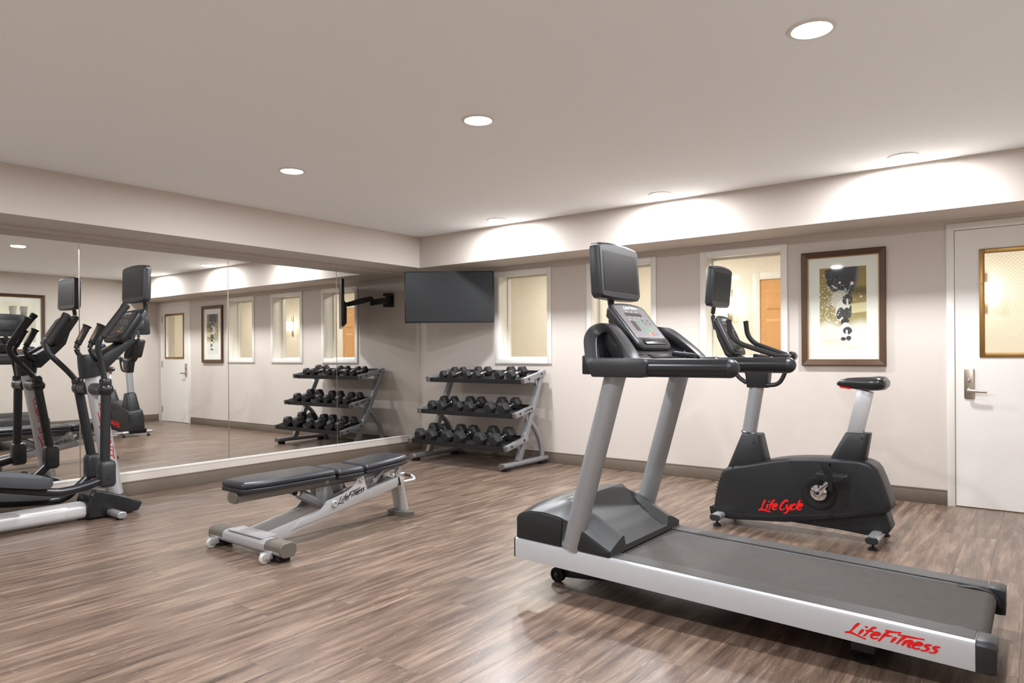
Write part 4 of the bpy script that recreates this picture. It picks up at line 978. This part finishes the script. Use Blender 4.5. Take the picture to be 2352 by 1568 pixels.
# ------------------------------------------------------------------ dumbbell rack
t = T('dumbbell_rack', (1.21, -.38, 0), 'three tier grey dumbbell rack with black shelves in the corner', 'rack')
TIERS = [((-.755, .222), (-.40, .296)), ((-.610, .531), (-.275, .601)), ((-.470, .868), (-.085, .948))]
for sx, xo in ((-1, .56), (1, 1.86)):
    fx = xo - sx * .036
    P('foot_tube', M().loft([[V((fx + p[0], y_, .052 + p[1])) for p in rrect(.074, .050, .023, 5)] for y_ in (-.770, -.022)]), steel_m, t, sharp=40)
    for y_, d in ((-.770, -1), (-.022, 1)):
        P('foot_cap', M().loft([[V((fx + p[0] * k, y_ + d * e_, .052 + p[1] * k)) for p in rrect(.078, .054, .025, 5)] for e_, k in ((.0, 1), (.006, 1), (.009, .93))]), cap_m, t, sharp=40)
    for y_ in (-.70, -.09): P('foot_pad', M().box(fx - .03, fx + .03, y_ - .035, y_ + .035, 0, .0268), rubber_m, t, .003)
    P('slanted_post', M().tube([(fx, -.505, .070), (fx, -.085, .962)], .034, 4, up=(1, 0, 0), ell=(.9, .72)), steel_m, t, .004)
    P('rear_leg', M().tube(catmull([(fx, -.335, .475), (fx, -.235, .395), (fx, -.145, .275), (fx, -.098, .16), (fx, -.09, .072)], 5), .027, 16), steel_m, t)
    for (ya, za), (yb, zb) in TIERS:
        u = V((0, yb - ya, zb - za)); L_ = u.length; u.normalize(); v = V((0, -u.z, u.y)); c_ = V((0, (ya + yb) / 2, (za + zb) / 2))
        x0, x1 = sorted((xo + sx * .018, xo - sx * .012))
        rg = [[V((x_, 0, 0)) + c_ + u * p[0] + v * p[1] for p in rrect(L_, .056, .012, 3)] for x_ in (x0, x1)]
        br = P('shelf_bracket', M().loft(rg), steel_m, t, .003, sharp=40)
        P('bracket_cap', M().loft([[V((x_, 0, 0)) + c_ + u * (p[0] - L_ / 2 - .004) + v * p[1] for p in rrect(.022, .060, .010, 3)] for x_ in (x0 - .002, x1 + .002)]), cap_m, br, .002)
        xe = xo + sx * .018
        for q in (.22, .80):
            P('bracket_bolt', M().lathe([(.0115, 0), (.0115, .004), (.008, .006)], V((xe, ya, za)) + u * L_ * q, (sx, 0, 0), 14), ink_m, br)
        g0 = V((0, ya, za)) + u * L_ * .62 - v * .028
        P('gusset', M().prism([(g0.y, g0.z), (g0.y + .10, g0.z + .02), (g0.y + .045, g0.z - .13), (g0.y + .03, g0.z - .06)], 'X', fx - .004, fx + .004), steel_m, t)
        if za > .5 and za < .6:
            if sx > 0: lettering('logo_lettering', 'LifeFitness', flat_map(V((xe + .0008, ya, za)) + u * L_ * .42 - v * .008, u, v), .020, ink_m, br, wgt=.14, total=.11)
            else: lettering('logo_lettering', 'LifeFitness', flat_map(V((xe - .0008, ya, za)) + u * L_ * .72 - v * .008, -u, v), .020, ink_m, br, wgt=.14, total=.11)
for (ya, za), (yb, zb) in TIERS:
    u = V((0, yb - ya, zb - za)); L_ = u.length; u.normalize(); v = V((0, -u.z, u.y))
    A = V((0, ya, za)) + u * .012
    ol = [A - v * .036, A + v * .012, A + u * .006 + v * .012, A + u * .009 - v * .010, A + u * (L_ + .004) - v * .010, A + u * (L_ + .008) + v * .012, A + u * (L_ + .014) + v * .012, A + u * (L_ + .014) - v * .026]
    P('shelf_tray', M().loft([[V((x_, p.y, p.z)) for p in ol] for x_ in (.5735, 1.8465)]), mat_or('black_shelf_steel', srgb(30, 30, 31)), t, 0, sharp=30)

# dumbbells, each its own thing
def make_dumbbell(r_, hl, gap):
    """lies along Y, origin under its middle on the shelf"""
    o = T('dumbbell', (0, 0, 0), 'x', 'dumbbell', 'rubber hex dumbbells on the rack')
    ap = r_ * math.cos(PI / 6)
    for s in (-1, 1):
        a = s * gap / 2; b_ = s * (gap / 2 + hl)
        lo, hi = min(a, b_), max(a, b_); ch = hl * .2
        pr = [(r_ * .70, lo), (r_, lo + ch), (r_, hi - ch), (r_ * .70, hi)]
        rings = [[V((rr * math.cos(PI / 3 * k), y_, ap + rr * math.sin(PI / 3 * k))) for k in range(6)] for rr, y_ in pr]
        P('head', M().loft(rings), hex_m, o, .0025, 1, sharp=20)
    P('handle', M().lathe([(.0125, -gap / 2), (.0165, -gap / 2 + .004), (.0165, -gap / 2 + .016), (.0125, -gap / 2 + .02), (.0135, -gap * .15), (.0145, 0), (.0135, gap * .15), (.0125, gap / 2 - .02), (.0165, gap / 2 - .016), (.0165, gap / 2 - .004), (.0125, gap / 2)], (0, 0, ap), (0, 1, 0), 14), chrome_m, o)
    return o
rowx = [[.660, .822, 1.052, 1.225, 1.490, 1.688], [.700, .845, 1.075, 1.228, 1.505, 1.682], [.745, .870, 1.085, 1.218, 1.525, 1.675]]
rowr = [(.069, .075), (.060, .067), (.051, .058)]
tier_w = ['bottom', 'middle', 'top']; pos_w = ['first', 'second', 'third', 'fourth', 'fifth', 'sixth']
for k, ((ya, za), (yb, zb)) in enumerate(TIERS):
    u = V((0, yb - ya, zb - za)); L_ = u.length; u.normalize(); v = V((0, -u.z, u.y))
    for pair in range(3):
        r0 = rowr[k][0] + (rowr[k][1] - rowr[k][0]) * pair / 2
        proto = make_dumbbell(r0, r0 * 1.30, .12)
        for q in range(2):
            i = pair * 2 + q
            o = proto if q == 0 else copy_tree(proto)
            c_ = V((rowx[k][i], ya, za)) + u * (.026 + .06 + r0 * 1.3) - v * .0097
            o.location = c_; o.rotation_euler = (math.atan2(u.z, u.y), 0, random.uniform(-.03, .03))
            o['label'] = 'black hex dumbbell on the %s shelf, %s from the mirror' % (tier_w[k], pos_w[i])

# ------------------------------------------------------------------ television on its wall arm
t = T('wall_television', (.8975, -.49, 1.756), 'flat black wall television turned out of the corner', 'television')
u, v = V((.797, .604, 0)), V((0, 0, 1)); w_ = u.cross(v); O = V((.8975, -.49, 1.756))
P('tv_housing', M().plate(rrect(.962, .556, .006, 2), O - w_ * .034, u, v, .034), gloss_m, t, .003)
P('tv_screen', M().plate(rrect(.938, .526, .002, 1), O + V((0, 0, .004)) + w_ * .0003, u, v, .0008), screen_m, t)
P('tv_back_cover', M().plate(rrect(.62, .30, .02, 2), O + V((0, 0, -.115)) - w_ * .033, -u, v, .035, rrect(.56, .25, .02, 2)), black_m, t, .004)
t = T('tv_wall_arm', (.50, -.0, 1.72), 'black swivel arm joining the television to the wall', 'wall mount')
def disc(z0, z1): return M().prism([(.50 + p[0], -.062 + p[1]) for p in rrect(.125, .12, .05, 5)], 'Z', z0, z1)
P('wall_plate', M().box(.46, .54, -.014, -.0005, 1.735, 1.905), black_m, t, .003)
P('upper_cover', disc(1.872, 1.905), black_m, t, .006); P('lower_cover', disc(1.735, 1.768), black_m, t, .006)
P('pivot_pin', M().cyl((.505, -.065, 1.7685), (.505, -.065, 1.8715), .022, 16), black_m, t)
e1, e2 = V((.69, -.165, 1.80)), V((.858, -.435, 1.762))
P('rear_arm', M().tube([(.505, -.065, 1.818), e1 + V((0, 0, -.005))], .03, 4, ell=(.6, 1.2)), black_m, t, .004)
P('elbow_pin', M().cyl(e1 + V((0, 0, -.045)), e1 + V((0, 0, .065)), .018, 14), black_m, t)
P('front_arm', M().tube([e1 + V((0, 0, .045)), e1 * .6 + e2 * .4 + V((0, 0, .025)), e2 + V((.0, .012, 0))], [.028, .036, .026], 4, ell=(.7, 1.0)), black_m, t, .004)
P('tilt_head', M().plate(rrect(.09, .11, .01, 2), V((.8775, -.4634, 1.756)) , -u, v, .022), black_m, t, .003)

# ------------------------------------------------------------------ framed pictures
def picture(name, C_, u, v, W, H, pw, ph, dy, fn, label, nx, ny):
    u, v = V(u), V(v); w_ = u.cross(v); C_ = V(C_)
    t = T(name, tuple(C_ - v * (H / 2)), label, 'picture')
    def at(x, y, d): return C_ + u * x + v * y + w_ * d
    prof = [(0, .0008), (0, .026), (.006, .030), (.040, .020), (.044, .018), (.044, .0008)]
    for i in range(4):
        cs = [(-1, -1), (1, -1), (1, 1), (-1, 1)]; a, b = cs[i], cs[(i + 1) % 4]
        rg = [[at(q[0] * (W / 2 - p[0]), q[1] * (H / 2 - p[0]), p[1]) for p in prof] for q in (a, b)]
        P('frame_side', M().loft(rg), frame_m, t, 0, sharp=25)
        pr2 = [(.0442, .0008), (.0442, .019), (.048, .021), (.052, .016), (.052, .0008)]
        rg = [[at(q[0] * (W / 2 - p[0]), q[1] * (H / 2 - p[0]), p[1]) for p in pr2] for q in (a, b)]
        P('fillet', M().loft(rg), gilt_m, t, 0, sharp=25)
    P('mat_board', M().plate([(-W / 2 + .05, -H / 2 + .05), (W / 2 - .05, -H / 2 + .05), (W / 2 - .05, H / 2 - .05), (-W / 2 + .05, H / 2 - .05)], at(0, 0, .002), u, v, .004), matboard_m, t, sharp=0)
    print_grid('print', fn, nx, ny, at(-pw / 2, -ph / 2 + dy, .0064), u, v, pw, ph, print_m, t)
    P('glazing', M().plate([(-W / 2 + .0525, -H / 2 + .0525), (W / 2 - .0525, -H / 2 + .0525), (W / 2 - .0525, H / 2 - .0525), (-W / 2 + .0525, H / 2 - .0525)], at(0, 0, .011), u, v, .002), glass_m, t, sharp=0)
    return t
rnd = random.Random(5)
specks = [(rnd.gauss(.18, .17), rnd.gauss(.42, .15), rnd.random() ** 3 * .012 + .002) for _ in range(520)] + [(rnd.gauss(.45, .2), rnd.gauss(.3, .06), rnd.random() ** 3 * .008 + .0015) for _ in range(160)]
specks += [(.44, .188, .020), (.70, .205, .030), (.89, .37, .020), (.38, .675, .022), (.73, .40, .01)]
def sm(a, b, x): x = max(0, min(1, (x - a) / (b - a))); return x * x * (3 - 2 * x)
def mixc(c, d, k): return [a + (b - a) * k for a, b in zip(c, d)]
bins = {}
for s in specks:
    for i in range(int((s[0] - s[2]) * 20), int((s[0] + s[2]) * 20) + 1):
        for j in range(int((s[1] - s[2]) * 20), int((s[1] + s[2]) * 20) + 1): bins.setdefault((i, j), []).append(s)
def runner(u_, v_):
    A = .57     # print is narrower than tall
    c = mixc([152, 128, 62], [168, 150, 100], v_ * 1.4)
    c = mixc(c, [96, 80, 44], sm(.62, .8, u_) * sm(.22, .28, v_) * sm(.38, .30, v_) * .8)
    if u_ > .66 and .455 < v_ + (u_ - .66) * .05 < .57: c = mixc(c, [228, 216, 172], .9 * sm(.66, .70, u_))
    c = mixc(c, [226, 222, 212], sm(.62, .76, v_ + .03 * math.sin(u_ * 9)))
    c = mixc(c, [212, 200, 176], .5 * sm(.86, .90, v_) * sm(.94, .90, v_) * (1 if abs(u_ - .25) < .2 else 0))
    # thigh and shorts
    def inside(poly):
        r_ = False; n = len(poly); j = n - 1
        for i in range(n):
            xi, yi = poly[i]; xj, yj = poly[j]
            if (yi > v_) != (yj > v_) and u_ < (xj - xi) * (v_ - yi) / (yj - yi) + xi: r_ = not r_
            j = i
        return r_
    if inside([(.11, .03), (.30, .0), (.86, .0), (.885, .07), (.84, .18), (.75, .28), (.70, .34), (.45, .32), (.25, .28), (.16, .20), (.13, .10)]):
        c = mixc([58, 58, 68], [44, 44, 52], v_ / .3)
        c = mixc(c, [150, 140, 120], sm(.76, .86, u_ + v_ * .25) * .8)
        if abs(v_ - .175 + (u_ - .6) * .02) < .004 and .52 < u_ < .76: c = [120, 30, 50]
    def el(x, y, rx, ry, a=0):
        dx, dy = (u_ - x) * A, v_ - y; ca, sa = math.cos(a), math.sin(a)
        X, Y_ = dx * ca + dy * sa, -dx * sa + dy * ca
        return (X / rx) ** 2 + (Y_ / ry) ** 2
    e = el(.45, .40, .115, .12, .3)
    c = mixc(c, [222, 218, 206], sm(1.25, .8, e) * .85)
    if el(.50, .52, .085, .145, .28) < 1: c = [232, 229, 220]
    if el(.60, .40, .062, .066, .2) < 1 and not (abs(u_ - .60) < .025 and v_ > .39): c = [52, 51, 50]
    if el(.44, .565, .042, .076, .3) < 1: c = [62, 60, 58]
    if el(.575, .575, .045, .078, .15) < 1: c = [58, 57, 55]
    if el(.66, .55, .016, .08, .05) < 1: c = [70, 68, 68]
    if el(.55, .66, .05, .03) < 1 or el(.49, .69, .018, .035) < 1: c = [38, 37, 38]
    if el(.56, .77, .07, .09) < 1: c = [228, 225, 217]
    if el(.60, .78, .055, .046) < 1 and not (abs(u_ - .585) < .022 and v_ > .77): c = [48, 48, 47]
    if el(.51, .88, .034, .022) < 1: c = [48, 48, 47]
    if el(.625, .872, .030, .030) < 1: c = [48, 48, 47]
    if c[0] < 80: c = mixc(c, [120, 118, 114], .35 * (math.sin(v_ * 700 + u_ * 40) > .6) * (v_ > .33))
    for (sx, sy, sr) in bins.get((int(u_ * 20), int(v_ * 20)), ()):
        if ((u_ - sx) * A) ** 2 + (v_ - sy) ** 2 < (sr * .7) ** 2: return [236, 232, 222]
    return c
picture('framed_picture', (4.706, -.0005, 1.490), (1, 0, 0), (0, 0, 1), .622, .922, .345, .652, .0, runner, 'framed photo of a runner\'s shoe soles between window and door', 120, 220)
def pots(u_, v_):
    c = [232, 226, 206]
    for (x0, x1, k) in ((.22, .45, [148, 144, 134]), (.52, .75, [188, 184, 172])):
        if .10 < v_ < .40:
            q = (v_ - .10) / .30; a, b = x0 + .04 * q, x1 - .04 * q
            if a < u_ < b: c = mixc(k, [v * .72 for v in k], (u_ - a) / (b - a)) if v_ > .125 else [x_ * .8 for x_ in k]
    if v_ > .40: c = mixc([214, 206, 184], [196, 188, 168], (v_ - .4) / .6)
    return c
picture('framed_picture', (XR - .0005, -2.135, 1.66), (0, -1, 0), (0, 0, 1), .72, .90, .48, .62, .02, pots, 'framed picture of two grey pots, seen in the mirror', 60, 80)
